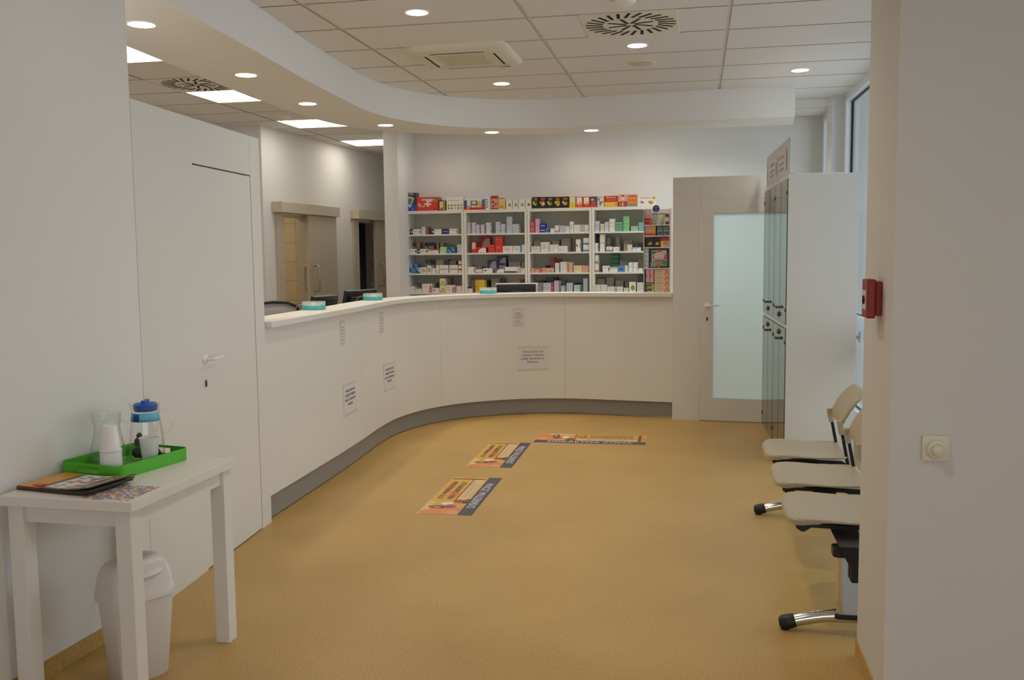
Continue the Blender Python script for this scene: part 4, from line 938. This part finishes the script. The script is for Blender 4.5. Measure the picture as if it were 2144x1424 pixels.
def row(b, lv, items, top=False):
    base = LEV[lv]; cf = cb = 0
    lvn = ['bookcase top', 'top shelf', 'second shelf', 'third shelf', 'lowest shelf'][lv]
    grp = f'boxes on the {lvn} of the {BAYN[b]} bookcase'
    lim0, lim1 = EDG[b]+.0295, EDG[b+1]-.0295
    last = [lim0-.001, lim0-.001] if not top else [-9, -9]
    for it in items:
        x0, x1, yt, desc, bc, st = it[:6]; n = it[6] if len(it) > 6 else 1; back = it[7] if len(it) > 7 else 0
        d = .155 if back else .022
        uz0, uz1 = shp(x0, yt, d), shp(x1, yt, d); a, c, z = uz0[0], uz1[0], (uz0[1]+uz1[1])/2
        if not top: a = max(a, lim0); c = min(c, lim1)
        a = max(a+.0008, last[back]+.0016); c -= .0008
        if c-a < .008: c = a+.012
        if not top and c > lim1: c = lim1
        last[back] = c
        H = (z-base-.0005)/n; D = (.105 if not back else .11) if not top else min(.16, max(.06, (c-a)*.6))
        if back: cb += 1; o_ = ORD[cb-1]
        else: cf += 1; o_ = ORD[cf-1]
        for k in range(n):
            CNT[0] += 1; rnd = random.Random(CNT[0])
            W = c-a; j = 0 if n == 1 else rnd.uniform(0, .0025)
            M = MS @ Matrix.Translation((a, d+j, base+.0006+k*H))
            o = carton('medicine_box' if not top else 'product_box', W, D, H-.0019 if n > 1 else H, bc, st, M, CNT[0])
            if top: lab = f'{desc} on top of the {BAYN[b]} bookcase'
            elif back: lab = f'{desc}, {o_} from left in back row, {lvn} of {BAYN[b]} bookcase'
            elif n == 1: lab = f'{desc}, {o_} from left in front, {lvn} of {BAYN[b]} bookcase'
            else:
                pos = ('lower' if k == 0 else 'upper')+' of two' if n == 2 else ('topmost in stack' if k == n-1 else 'bottom of stack' if k == 0 else ORD[k]+' up in stack')
                lab = f'{desc}, {pos}, {o_} from left, {lvn} of {BAYN[b]} bookcase'
            tag(o, lab, 'box', grp)
            if len(lab.split()) > 16: print('LONG', lab)
row(0, 0, [(840.5, 871.5, 404, 'black and blue box picturing a blood pressure monitor', 'd', '1'), (872, 917, 413, 'orange first aid box with white cross', 'R', '2'), (918, 933.5, 420, 'small black and yellow box', 'k', '3'),
           (934.5, 970, 412.5, 'wide white box with two rows of coloured dots', 'W', '4')], True)
row(1, 0, [(972.5, 1014.5, 415.5, 'wide red, blue and white picture box', 'W', '5'), (1016.5, 1026.5, 413, 'slim white box with a column of dots', 'W', '6'), (1027.5, 1042.5, 410, 'white and red apple patterned box', 's', '7'), (1043.5, 1057.5, 413.5, 'pale box with orange lower half', 'q', '8'),
           (1059.5, 1072, 416.5, 'white tea box with brown and yellow picture', 'W', 'Q:8a5a2a'), (1072.8, 1084.5, 416.5, 'white tea box with green and yellow picture', 'W', 'Q:6a8a4a'), (1085.5, 1098.5, 416, 'white tea box with pink and orange picture', 'W', 'Q:c0705a'), (1099.5, 1112, 416, 'white tea box with single brown oval', 'W', 'Q:8a4a20')], True)
row(2, 0, [(1114, 1128.4, 412.6, 'black box with yellow dot and grey-green picture', 'k', '9 N:c8d020 Q:5a6050'), (1128.9, 1143.6, 412.4, 'black box with white and red picture', 'k', '9 N:c8d020 M:b03030 Q:d0c8c0'), (1144.1, 1159.2, 412.2, 'third black box of the row, with green picture', 'k', '9 N:c8d020 Q:6a8a30'),
           (1159.7, 1174.8, 412, 'black box with large yellow picture', 'k', '9 N:c8d020 M:b8a020'), (1175.3, 1191.2, 411.6, 'rightmost of the five black boxes', 'k', '9 N:c8d020 Q:c09030'), (1192, 1205, 412, 'white box with yellow base', 'y', 'F:w Q:d8d020'), (1206, 1220, 412, 'pink box with white label beside the yellow based box', 'P', 'F:W Q:e0b020'),
           (1220.7, 1234.6, 412, 'red box with white label beside the magenta box', 'R', 'F:W Q:e0b020')], True)
row(3, 0, [(1235.2, 1250, 411.5, 'dark box with magenta band and orange base', 'd', '0'), (1250.8, 1264.3, 411, 'white box with grey and pink pictures', 'w', '!'), (1265.2, 1293, 410.2, 'wide red and yellow picture box', 'r', '@'), (1294, 1313.6, 407.4, 'pink carton with dark red lower half', 's', '#'), (1315, 1333.8, 407.4, 'orange and red carton with grey base', 'o', '$'), (1337.3, 1374.5, 412, 'wide white box with an orange cup', 'W', '%')], True)
# leftmost bookcase
row(0, 1, [(850.5, 857.3, 478.5, 'white carton', 'w', 'p'), (858, 882, 480, 'white navy-ended carton', 'W', 'L:n p D:b05050'), (882.6, 890.7, 475, 'tall white carton', 'w', 'p'), (891.2, 896.8, 475, 'dusty red carton', 'S', 'W:b08078'), (902.8, 924.4, 480, 'white navy-ended carton', 'W', 'L:n p'), (924.9, 940, 479.2, 'navy carton', 'n', 'H:8fa0c0'), (940.5, 957.5, 479, 'white carton', 'W', 'p D:8a8aa8')])
row(0, 2, [(851, 872.5, 521.4, 'white navy-ended carton', 'W', 'L:n p D:7a4a70'), (873.2, 895.8, 521.4, 'white navy-ended carton', 'W', 'L:n p D:k'), (896.5, 918, 521.7, 'white red-topped carton', 'W', 'T:d05a4a p'), (921, 934.6, 517.3, 'light green carton', 'f', 'p'), (935.2, 953, 517.3, 'blue striped carton', 'b', 'M:c Z:n'), (953.6, 956, 517.5, 'narrow dark carton', 'd', ''), (956.8, 967.4, 512, 'tall white carton', 'w', 'W:a8a6a4'),
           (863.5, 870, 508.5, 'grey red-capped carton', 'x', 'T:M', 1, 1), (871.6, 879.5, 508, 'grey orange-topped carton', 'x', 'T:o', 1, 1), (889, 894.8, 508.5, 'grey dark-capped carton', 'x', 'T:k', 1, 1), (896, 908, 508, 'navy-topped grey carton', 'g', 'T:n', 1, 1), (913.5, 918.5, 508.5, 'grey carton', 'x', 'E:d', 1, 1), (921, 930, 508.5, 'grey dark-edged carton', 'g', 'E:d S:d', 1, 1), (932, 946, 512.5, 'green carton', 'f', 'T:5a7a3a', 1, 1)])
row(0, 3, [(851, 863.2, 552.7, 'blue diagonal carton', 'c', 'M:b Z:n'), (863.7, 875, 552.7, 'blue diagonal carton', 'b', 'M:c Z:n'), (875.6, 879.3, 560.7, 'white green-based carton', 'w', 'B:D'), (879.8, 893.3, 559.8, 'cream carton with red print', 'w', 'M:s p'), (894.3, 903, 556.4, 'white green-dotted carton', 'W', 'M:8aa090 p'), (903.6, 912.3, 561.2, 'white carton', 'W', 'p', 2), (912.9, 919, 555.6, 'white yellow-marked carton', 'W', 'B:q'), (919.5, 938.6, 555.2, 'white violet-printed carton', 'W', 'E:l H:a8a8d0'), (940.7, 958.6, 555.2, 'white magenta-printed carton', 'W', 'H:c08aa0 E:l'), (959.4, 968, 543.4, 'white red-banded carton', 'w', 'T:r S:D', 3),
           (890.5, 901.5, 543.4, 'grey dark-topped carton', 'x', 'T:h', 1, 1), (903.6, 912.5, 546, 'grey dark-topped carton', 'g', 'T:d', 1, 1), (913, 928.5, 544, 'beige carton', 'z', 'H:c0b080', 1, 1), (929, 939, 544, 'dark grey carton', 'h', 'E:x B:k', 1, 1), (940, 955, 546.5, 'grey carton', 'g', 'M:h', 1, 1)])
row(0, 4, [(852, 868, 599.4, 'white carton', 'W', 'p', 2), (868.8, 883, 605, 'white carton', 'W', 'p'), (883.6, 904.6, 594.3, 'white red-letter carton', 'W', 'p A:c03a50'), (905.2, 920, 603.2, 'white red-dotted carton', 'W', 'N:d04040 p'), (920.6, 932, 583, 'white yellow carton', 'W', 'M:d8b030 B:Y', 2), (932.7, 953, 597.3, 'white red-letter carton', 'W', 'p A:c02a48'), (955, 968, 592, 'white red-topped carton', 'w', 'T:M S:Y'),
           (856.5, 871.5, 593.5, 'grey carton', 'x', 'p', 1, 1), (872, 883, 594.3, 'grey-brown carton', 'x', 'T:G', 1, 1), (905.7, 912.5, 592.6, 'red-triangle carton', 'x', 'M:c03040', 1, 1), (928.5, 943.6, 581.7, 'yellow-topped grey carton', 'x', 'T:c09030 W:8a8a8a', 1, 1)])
# second bookcase
row(1, 1, [(977.5, 986.6, 465.7, 'pale blue red-ended carton', 'l', 'R:c84a4a', 5), (987.2, 996.4, 466, 'pale blue red-cornered carton', 'l', 'D:d05a50 p', 2), (997, 1006, 470, 'pale blue magenta-edged carton', 'l', 'R:m', 4), (1006.5, 1016.4, 470, 'pale blue magenta-edged carton', 'l', 'R:m', 4), (1017.3, 1028.7, 465.7, 'pale blue magenta-cornered carton', 'l', 'D:m', 2), (1037.5, 1048.3, 464.4, 'pale blue red-cornered carton', 'l', 'D:c84a4a p', 2), (1049, 1059.8, 468.8, 'pale blue green-edged carton', 'l', 'R:5a8a7a', 4), (1060.3, 1071.6, 453.5, 'pale blue carton', 'l', 'p', 3), (1072.3, 1088, 468.8, 'pale blue violet-dotted carton', 'l', 'D:v p', 3)])
row(1, 2, [(987, 997, 506.7, 'tall red carton with white curve', 'r', 'F:d8c8b8'), (997.6, 1018, 518, 'red carton with white curve', 'r', 'C:W'), (1022, 1036, 512.2, 'red carton', 'R', 'H:e06a50', 3), (1036.8, 1052, 496, 'large red carton', 'R', 'p', 2), (1052.7, 1073, 515, 'white blue-printed carton', 'W', 'M:c8d0dc p'), (1073.7, 1089.4, 515, 'white blue-printed carton', 'W', 'M:c8d8e0 p'), (1090, 1099, 512, 'white blue-ended carton', 'W', 'E:b L:b p', 2),
           (1004, 1026, 496, 'red carton with beige curve', 'r', 'C:c8a898', 1, 1)])
row(1, 3, [(979, 993, 559, 'white carton with green marks', 'W', 'D:a8c060'), (994.5, 1010.5, 563.6, 'pinkish white carton', 'p', 'F:e0d8d8'), (1011.3, 1031, 562, 'white violet-lettered carton', 'W', 'N:v p'), (1036, 1056, 562, 'white curved-label carton', 'V', 'C:W'), (1056.7, 1089, 559, 'long white dark-based carton', 'W', 'p B:d F:e4e2dc R:c8c4bc'), (1089.7, 1099, 562, 'white carton', 'W', 'p'),
           (980, 990, 556, 'grey carton', 'x', 'p', 1, 1), (997, 1009, 557, 'grey-green carton', 'g', 'E:d S:d', 1, 1), (1021, 1040, 544, 'purple carton with grey curve', '4a3a62', 'C:a8a0b0', 1, 1), (1041, 1059.4, 535.8, 'tall purple grey-curved carton', '4a3a62', 'C:a8a0b0 H:4a3a62', 1, 1), (1065, 1090, 548, 'grey dark-based carton', 'g', 'B:k M:x', 1, 1), (1092, 1099, 549, 'pale grey carton', 'x', 'p', 1, 1)])
row(1, 4, [(979, 989, 600, 'white navy-topped carton', 'w', 'T:n'), (994.5, 1015, 586, 'yellow carton', 'y', 'L:e0a020 p', 2),
           (984, 994, 587, 'beige-green carton', 'z', 'W:8a8a6a', 1, 1), (1015, 1024, 588, 'dark green carton', '3a3a2a', '', 1, 1), (1028, 1049, 582.5, 'grey red-ended carton', 'x', 'R:S p', 1, 1), (1051, 1056, 584, 'dark grey carton', 'h', '', 1, 1), (1089, 1099, 585.5, 'dusty red carton', 'S', 'p', 1, 1)])
# third bookcase
row(2, 1, [(1110.5, 1119.4, 464, 'red-pink carton', 'P', 'p H:d87a80', 2), (1120, 1129.5, 457.3, 'pale pink carton', 'p', 'E:k', 2), (1130.3, 1141.6, 467.8, 'deep blue carton', 'B', 'H:c8c8d8', 2), (1142, 1149.2, 478.3, 'bright blue carton', 'b', 'M:2060b0'), (1152, 1161, 478.3, 'small white carton', 'W', 'p'), (1161.6, 1170, 472.4, 'white violet-based carton', 'W', 'B:9a9ab8'), (1171, 1183.4, 472.4, 'pale blue carton', 'l', 'W:9aa4b4'), (1184, 1192, 474, 'cream carton', 'W', 'p'), (1192.7, 1201, 464, 'tall white carton', 'w', 'p'), (1201.5, 1215.8, 470.8, 'pinkish white carton', 'w', 'S:c8b8b8'), (1216.3, 1223.6, 470.8, 'white dark-striped carton', 'w', 'W:5a5a60'), (1224.2, 1232.5, 470.8, 'white red-marked carton', 'W', 'V:d08070')])
row(2, 2, [(1111.8, 1130.8, 515.6, 'white carton', 'w', 'p'), (1132, 1149.4, 507, 'tall white carton', 'w', 'p S:c8c4bc'), (1150.5, 1168.6, 511.8, 'white carton', 'W', 'p', 2), (1169.3, 1188, 514.7, 'white carton', 'W', 'p', 2), (1205.7, 1215.8, 501.3, 'white carton with blue leaf', 'W', 'D:2a6a9a N:h'), (1221, 1233.4, 497.7, 'white carton with blue feather', 'W', 'B:5a8aa8 F:e6e4df', 2),
           (1117, 1133, 504, 'grey carton', 'x', 'p', 1, 1), (1155, 1171.5, 504, 'grey carton', 'x', 'p E:d', 1, 1), (1174, 1195, 498.5, 'large grey carton', 'x', 'E:h p S:8a8880', 1, 1)])
row(2, 3, [(1111.4, 1119.5, 561, 'pink carton', 's', 'p'), (1120, 1128.8, 560.5, 'pink green-topped carton', 's', 'T:6a8a4a'), (1129.3, 1134.5, 561.5, 'dark pink carton', 'c06a60', ''), (1135, 1143.6, 561, 'pink carton', 's', 'p N:c05a50'), (1144, 1160, 561, 'pink brown-spotted carton', 's', 'M:b87a5a H:e0c0a8'), (1162, 1171, 550.5, 'white grey-banded carton', 'W', 'p D:9ab0a8', 4), (1173, 1189, 548, 'white orange-ended carton', 'W', 'R:e0a860 p', 5), (1190, 1199.8, 549, 'pale orange carton', 'd8b8a0', 'R:9098b8 L:e0a070', 5), (1201, 1218.6, 556, 'cream yellow carton', 'q', 'F:d8c890'), (1219.2, 1233, 556, 'salmon pink carton', 's', 'F:dc9c94'),
           (1141, 1149, 556, 'black-topped dark carton', 'k', '', 1, 1), (1152, 1161.2, 538.8, 'tall dusty red carton', '9a5a54', 'S:8a4a44', 1, 1), (1161.8, 1174, 543, 'dusty rose carton', '9a6a5c', 'T:8a3a34', 1, 1)])
row(2, 4, [(1125, 1136, 592, 'mauve carton', 'j', 'p', 3), (1136.8, 1158, 592.2, 'pale blue red-cornered carton', 'l', 'R:R p', 2), (1160, 1172.5, 587.6, 'pale grey magenta-edged carton', 'l', 'R:c05a80 p', 4), (1174, 1185, 598.2, 'pale grey green-edged carton', 'l', 'R:6a7a7a p', 3), (1186, 1199, 592.2, 'pale grey carton', 'l', 'p', 4), (1201.5, 1218, 597, 'pale grey green-cornered carton', 'l', 'R:2a8a50 p'), (1221, 1232.5, 582.6, 'pale grey dark-ended carton', 'l', 'R:5a4a4a p', 7),
           (1111, 1117.5, 586, 'small white carton', 'w', 'p', 1, 1), (1126, 1140, 588, 'dark mauve carton', '5a4a50', '', 1, 1), (1143.8, 1160, 581, 'dark grey carton', 'h', 'E:k', 1, 1), (1160.5, 1167.4, 581, 'dark red carton', '6a2032', '', 1, 1), (1176, 1184, 587.6, 'grey carton', 'g', 'p', 1, 1), (1201, 1217, 592.6, 'dark green-topped carton', 'h', 'T:2a4a2a', 1, 1)])
# rightmost bookcase
row(3, 1, [(1245.5, 1255.8, 462.8, 'pale blue dark-dotted carton', 'l', 'D:h p', 4), (1257, 1265.6, 468.6, 'white dark-dotted carton', 'w', 'D:6a4a5a p', 4), (1266.2, 1275.4, 464.6, 'white dark-dotted carton', 'w', 'D:6a4a5a p', 5), (1276, 1288, 458.4, 'tall white carton with violet curve', 'W', 'S:v p'), (1288.6, 1304.3, 464.6, 'green carton', 'E', 'p H:8ac0a0', 4), (1305, 1317.6, 452.6, 'light green carton', 'e', 'N:6aa878', 2), (1321, 1336.2, 473, 'pale teal carton', 'T', 'p H:8ab8b0', 2), (1337, 1346.5, 466, 'aqua carton', 't', 'p')])
row(3, 2, [(1245.5, 1252.8, 509, 'white violet-cornered carton', 'w', 'D:v'), (1255.6, 1265.8, 489.6, 'tall white yellow-banded carton', 'W', 'T:b8b030 F:e2e0da', 2), (1269, 1282.6, 516.4, 'white violet-based carton', 'W', 'B:7a7a98 p'), (1284, 1297, 517, 'white grey-printed carton', 'W', 'M:c8c8cc'), (1297.6, 1301, 513.7, 'dark blue striped carton', '4a5a80', 'S:k'), (1306, 1312.6, 512, 'brown carton', 'x', 'M:8a6a4a', 3), (1313.2, 1323.4, 512, 'white blue-dotted carton', 'W', 'p D:a0a0b8', 4), (1324.2, 1341.5, 517.4, 'white blue-topped carton', 'W', 'T:8ab0d0 p'),
           (1246, 1254.6, 491, 'tall dark brown carton', '4a382a', '', 1, 1), (1270, 1279, 498, 'grey carton', 'g', 'p', 1, 1), (1288.5, 1297.5, 497, 'grey carton', 'x', 'N:7a7874 B:h', 1, 1), (1306, 1324, 504, 'grey-brown dark-edged carton', 'x', 'S:k W:8a8278', 1, 1), (1326, 1336.6, 509.6, 'dark grey carton', 'h', '', 1, 1), (1337, 1343, 508, 'dark red carton', '6a2420', '', 1, 1)])
row(3, 3, [(1245.5, 1253.1, 534, 'white red-lined carton', 'w', 'B:b08080 F:e2e0dc', 2), (1261.5, 1275.8, 556.6, 'white magenta-cornered carton', 'W', 'B:dcdad6 D:a03050 p'), (1276.6, 1293.4, 559, 'white green-topped carton', 'W', 'T:9cc8a8 p'), (1294, 1306.4, 556, 'blue carton', '5a8ac0', 'M:2a60b0'), (1306.8, 1315, 556, 'teal-striped white carton', 'W', 'L:t S:t'), (1316, 1325.2, 549, 'white carton', 'W', 'S:c0bcb4', 2), (1325.7, 1335, 549, 'white carton', 'W', 'S:c0bcb4', 2), (1335.5, 1345.5, 561.6, 'white carton', 'W', 'p'),
           (1253.8, 1259, 554, 'grey-green carton', 'g', 'p', 1, 1), (1279.5, 1296, 531.5, 'tall dark green carton', 'D', 'W:5a8a6a', 1, 1), (1297, 1314.5, 545.7, 'grey carton', 'g', 'p H:c0beb8', 1, 1), (1335, 1346.5, 541, 'grey carton', 'g', 'p', 1, 1)])
row(3, 4, [(1245.5, 1257.2, 596, 'white carton', 'W', 'p', 4), (1257.7, 1270, 596, 'white carton', 'W', 'p', 4), (1270.8, 1289.2, 600, 'white grey-printed carton', 'W', 'p R:c8c6c2', 3), (1290.7, 1304.2, 600, 'white carton', 'W', 'p', 3), (1305.8, 1315.8, 602.7, 'white dark-printed carton', 'W', 'H:8a8a90', 2), (1317, 1331.2, 590.4, 'white carton with orange-green circle', 'W', 'Q:d8742c M:7aa030'), (1333.6, 1346.5, 591.3, 'white blue-printed carton', 'W', 'H:8a94b8', 4),
           (1249.6, 1267, 584, 'grey carton', 'x', 'p', 1, 1), (1269, 1285.5, 580.5, 'tall grey carton', 'x', 'p', 1, 1), (1288.4, 1305.5, 588, 'grey-brown carton', 'x', 'p', 1, 1), (1310, 1315.5, 591.3, 'narrow grey carton', 'x', 'S:h', 1, 1), (1336, 1346, 577, 'dark grey carton', '6a6c68', 'N:4a4c48', 1, 1)])
# ================================================================== COUNTER RACK AT THE RIGHT END
R0, rd, rn = cps(CL[-1]-.012, .055); rd = Vector((rd.x, rd.y, 0)).normalized()
R0 = Vector((R0.x, R0.y, 0)); rn = Vector((-rd.y, rd.x, 0))
def rkp(px, py): P = atv(px, py, R0, R0+rd); return (P-R0).dot(rd), P.z
MRK = Matrix(((rd.x, rn.x, 0, R0.x), (rd.y, rn.y, 0, R0.y), (0, 0, 1, 0), (0, 0, 0, 1)))
ul = rkp(1347.5, 550)[0]; ur = min(-.001, rkp(1405.5, 550)[0]); zt = rkp(1376, 437)[1]; zb = 1.1905
RACKM = mat('rack_white', None, .35, lin_=(.80, .79, .76))
t = thing('counter_rack', 'white tiered counter rack full of products at the right end of the counter', 'display rack', MRK @ Vector((0, 0, zb)), math.atan2(rd.y, rd.x))
m_ = MB(); m_.box(ul, .13, 0, ur, .137, zt-zb); m_.obj('back_panel', RACKM, t)
m_ = MB(); m_.box(ul, 0, 0, ul+.004, .13, zt-zb); m_.obj('side_panel', RACKM, t)
m_ = MB(); m_.box(ur-.018, 0, 0, ur, .13, zt-zb); m_.obj('side_panel', RACKM, t)
TY = [470.5, 493.3, 517.6, 561.3, 612.5]; TZ = [rkp(1376, y)[1] for y in TY]; TZ[4] = zb+.006
for z in TZ: m_ = MB(); m_.box(ul+.004, .0, max(0, z-zb-.009), ur-.018, .13, z-zb); m_.obj('tier', RACKM, t)
def ritem(x0, x1, yt, tier, desc, bc, st, name='product_box', n=1, z0=None, dep=.06, off=.012):
    a, z = rkp(x0, yt); c = rkp(x1, yt)[0]; a = max(a, ul+.0055)+.0008; c = min(c, ur-.0195)-.0008; zz = (z0 if z0 else TZ[tier])+.0006; H = (z-zz-(.0055 if yt not in (457.3, 592.6) else .001))/n
    for k in range(n):
        CNT[0] += 1; o = carton(name, c-a, dep, H-.0012, bc, st, MRK @ Matrix.Translation((a, off, zz+k*H)), CNT[0])
        lab = desc if n == 1 else ['lowest ', 'second lowest ', 'second highest ', 'highest '][k if n == 4 else (0 if k == 0 else 3)]+desc
        tag(o, lab, 'box', 'products on the counter rack')
ritem(1349.7, 1362, 457.3, 0, 'red and yellow box under the pink carton, top tier of the counter rack', 'r', 'D:y p')
ritem(1349.7, 1362, 436.5, 0, 'pinkish white carton at the top left of the counter rack', 'p', 'F:e0d0d0 W:c89090', 'product_box', 1, rkp(1355, 457)[1])
ritem(1392.3, 1400.5, 446, 0, 'white and dark red carton at the top right of the counter rack', 'w', 'T:8a3a3a B:8a3a3a')
TUBE = col('b9bfa8', .4); TUBEC = col('4a7a3a', .4)
for x0, x1, lb in ((1363.6, 1376.8, 'left pale green tube with dark cap on the counter rack'), (1378, 1391.6, 'right pale green tube with dark cap on the counter rack')):
    a, z = rkp(x0, 445.8); c = rkp(x1, 445.8)[0]; w_ = (c-a)/2-.001; H = z-TZ[0]-.004
    o = bpy.data.objects.new('cream_tube', None); COL.objects.link(o); o.matrix_world = MRK @ Matrix.Translation(((a+c)/2, .04, TZ[0]+.0006)); tag(o, lb, 'tube', 'tubes on the counter rack')
    m_ = MB(); rings = [[(w_*sx*math.cos(q), sy*math.sin(q), zz) for q in [2*math.pi*i/16 for i in range(16)]] for sx, sy, zz in ((.55, .014, H*.14), (.62, .017, H*.2), (.78, .015, H*.6), (.96, .006, H*.9), (.98, .003, H*.92))]
    m_.loft(rings); m_.obj('body', TUBE, o)
    m_ = MB(); m_.lathe([(w_*.45, 0), (w_*.5, H*.02), (w_*.48, H*.14)], 14, 0, Matrix.Diagonal((1, .8, 1, 1))); m_.obj('cap', col('8a9280', .4), o)
    m_ = MB(); m_.box(-w_*.98, -.003, H*.92, w_*.98, .003, H); m_.obj('crimp', TUBEC, o)
    m_ = MB(); m_.box(-w_*.4, -.0185, H*.3, w_*.4, -.0165, H*.36); m_.obj('print', GREYT, o)
ritem(1349.5, 1372.5, 472, 1, 'pink and yellow box on the second tier of the counter rack', 's', 'D:r R:e0b020 B:c05040 p')
ritem(1375.2, 1387.6, 472.2, 1, 'left blue-grey box on the second tier of the counter rack', '6a7a84', 'M:4a5a64 H:9aa4b0')
ritem(1388.2, 1400.2, 472, 1, 'right blue-grey box on the second tier of the counter rack', '6a7a84', 'M:4a5a64 H:9aa4b0')
ritem(1352.5, 1367, 497, 2, 'left black and red box on the third tier of the counter rack', '2c2c34', 'D:b03030 Q:c0c830')
ritem(1367.6, 1382, 497, 2, 'right black and red box on the third tier of the counter rack', '2c2c34', 'D:b03030 Q:c0c830')
ritem(1382.6, 1400.4, 497, 2, 'red-topped yellow box on the third tier of the counter rack', 'd8c8a8', 'T:b84030 M:d8b020 Q:d8742c')
ritem(1349, 1357.8, 519.5, 3, 'pale blue-white carton left of the big picture box on the counter rack', 'c8d0dc', 'W:a8b4c4')
ritem(1359, 1400.3, 520, 3, 'big dark-framed picture box filling the fourth tier of the counter rack', '34364a', 'F:c8bcb6 ?', 'product_box', 1, None, .05)
ritem(1352, 1360, 562.5, 4, 'left pink and red carton, lowest tier of the counter rack', 'p', 'S:c04a5a N:c04a5a', 'product_box', 1, rkp(1355, 591.6)[1])
ritem(1360.6, 1368.4, 562.5, 4, 'right pink and red carton, lowest tier of the counter rack', 'p', 'S:c04a5a N:c04a5a', 'product_box', 1, rkp(1355, 591.6)[1])
ritem(1350.5, 1368.4, 592.6, 4, 'yellow and black carton, lowest tier of the counter rack', 'q', 'L:4a4a30 T:8a8a30 M:4a4a44', 'product_box', 2)
ritem(1369.6, 1400.4, 562.8, 4, 'cream and orange carton of the stack in the counter rack', 'd8c0a0', 'A:d8642a p', 'product_box', 4)
P_ = atv(1374, 437, R0, R0+rd); t = thing('round_shelf_sign', 'round blue sign with a red spot on the counter rack top', 'sign', P_, math.atan2(rd.y, rd.x))
m_ = MB(); m_.lathe([(0, -.002), (.033, -.002), (.033, .002), (0, .002)], 32, 0, Matrix.Translation((0, -.006, .0)) @ Matrix.Rotation(math.pi/2, 4, 'X')); m_.obj('disc', col('2a3a90', .3), t)
m_ = MB(); m_.lathe([(0, 0), (.011, 0), (.011, .001), (0, .001)], 20, 0, Matrix.Translation((.002, -.0075, -.016)) @ Matrix.Rotation(math.pi/2, 4, 'X')); m_.obj('red_spot', col('c05058', .3), t)
m_ = MB(); m_.box(-.018, -.0086, .006, .018, -.0078, .012); m_.obj('text_line', col('a8b0d8', .3), t)
m_ = MB(); m_.box(-.003, -.004, -.04, .003, .002, 0); m_.obj('stem', WHITEP, t)
# ================================================================== OUTSIDE
m_ = MB(); m_.prism([(2.35, 2.7), (30, 2.7), (30, 45), (4.7, 45), (4.45, 14.6)], -.12, -.05)
o = m_.obj('ground_outside', mat('paving', None, .8, lin_=(.48, .47, .49))); struct(o)
t = thing('building', 'pale blue-grey building with bands of glazing across the street', 'building', (9, 26, 0), -.2)
m_ = MB(); m_.box(-9, 0, 0, 9, 3, 5.9); m_.obj('facade', mat('facade_grey', None, .7, lin_=(.33, .38, .43)), t)
GLZ = mat('facade_glazing', None, .2, lin_=(.22, .31, .39))
for z0, z1 in ((.4, 1.9), (2.5, 3.4), (3.9, 5.0)):
    for k in range(9):
        m_ = MB(); m_.box(-8.8+k*1.96, -.05, z0, -8.8+k*1.96+1.8, .02, z1); m_.obj('window', GLZ, t)
m_ = MB(); m_.box(-9.1, -.3, 5.9, 9.1, 3, 6.15); m_.obj('roof_edge', mat('facade_edge', None, .6, lin_=(.45, .48, .52)), t)
# ================================================================== LIGHT
wd = bpy.data.worlds.new('world'); SC.world = wd; wd.use_nodes = True
bg = wd.node_tree.nodes['Background']; bg.inputs[0].default_value = (.84, .92, 1.0, 1); bg.inputs[1].default_value = 2.95
def portal(c, n_, w_, h_):
    l = bpy.data.lights.new('sky_portal', 'AREA'); l.shape = 'RECTANGLE'; l.size = w_; l.size_y = h_; l.cycles.is_portal = True
    o = bpy.data.objects.new('sky_portal', l); COL.objects.link(o); o.location = c
    o.rotation_euler = Vector(n_).to_track_quat('-Z', 'Y').to_euler()
portal((.6, -4.15, 1.12), (0, 1, 0), 5.2, 1.65)
pc = A1+RD*(-1.69)-RN*.1; portal((pc.x, pc.y, 1.56), (RN.x, RN.y, 0), 5.6, 2.86)
pc = A1+RD*1.92-RN*.1; portal((pc.x, pc.y, 1.56), (RN.x, RN.y, 0), 1.0, 2.86)
# lamp in the tiled washroom behind the open sliding door
l = bpy.data.lights.new('washroom_lamp', 'AREA'); l.size = .3; l.energy = 8; l.color = (1, .86, .66)
o = bpy.data.objects.new('washroom_lamp', l); COL.objects.link(o); P = MW @ Vector((-1.1, .8, 2.55)); o.location = P
# ================================================================== RENDER LOOK
SC.view_settings.view_transform = 'Standard'; SC.view_settings.look = 'None'; SC.view_settings.gamma = 1; SC.view_settings.exposure = .10
SC.view_settings.use_curve_mapping = False
cy = SC.cycles; cy.max_bounces = 10; cy.diffuse_bounces = 6; cy.glossy_bounces = 5; cy.transmission_bounces = 8; cy.transparent_max_bounces = 10
cy.use_denoising = True; cy.sample_clamp_indirect = 4; cy.caustics_reflective = False; cy.caustics_refractive = False
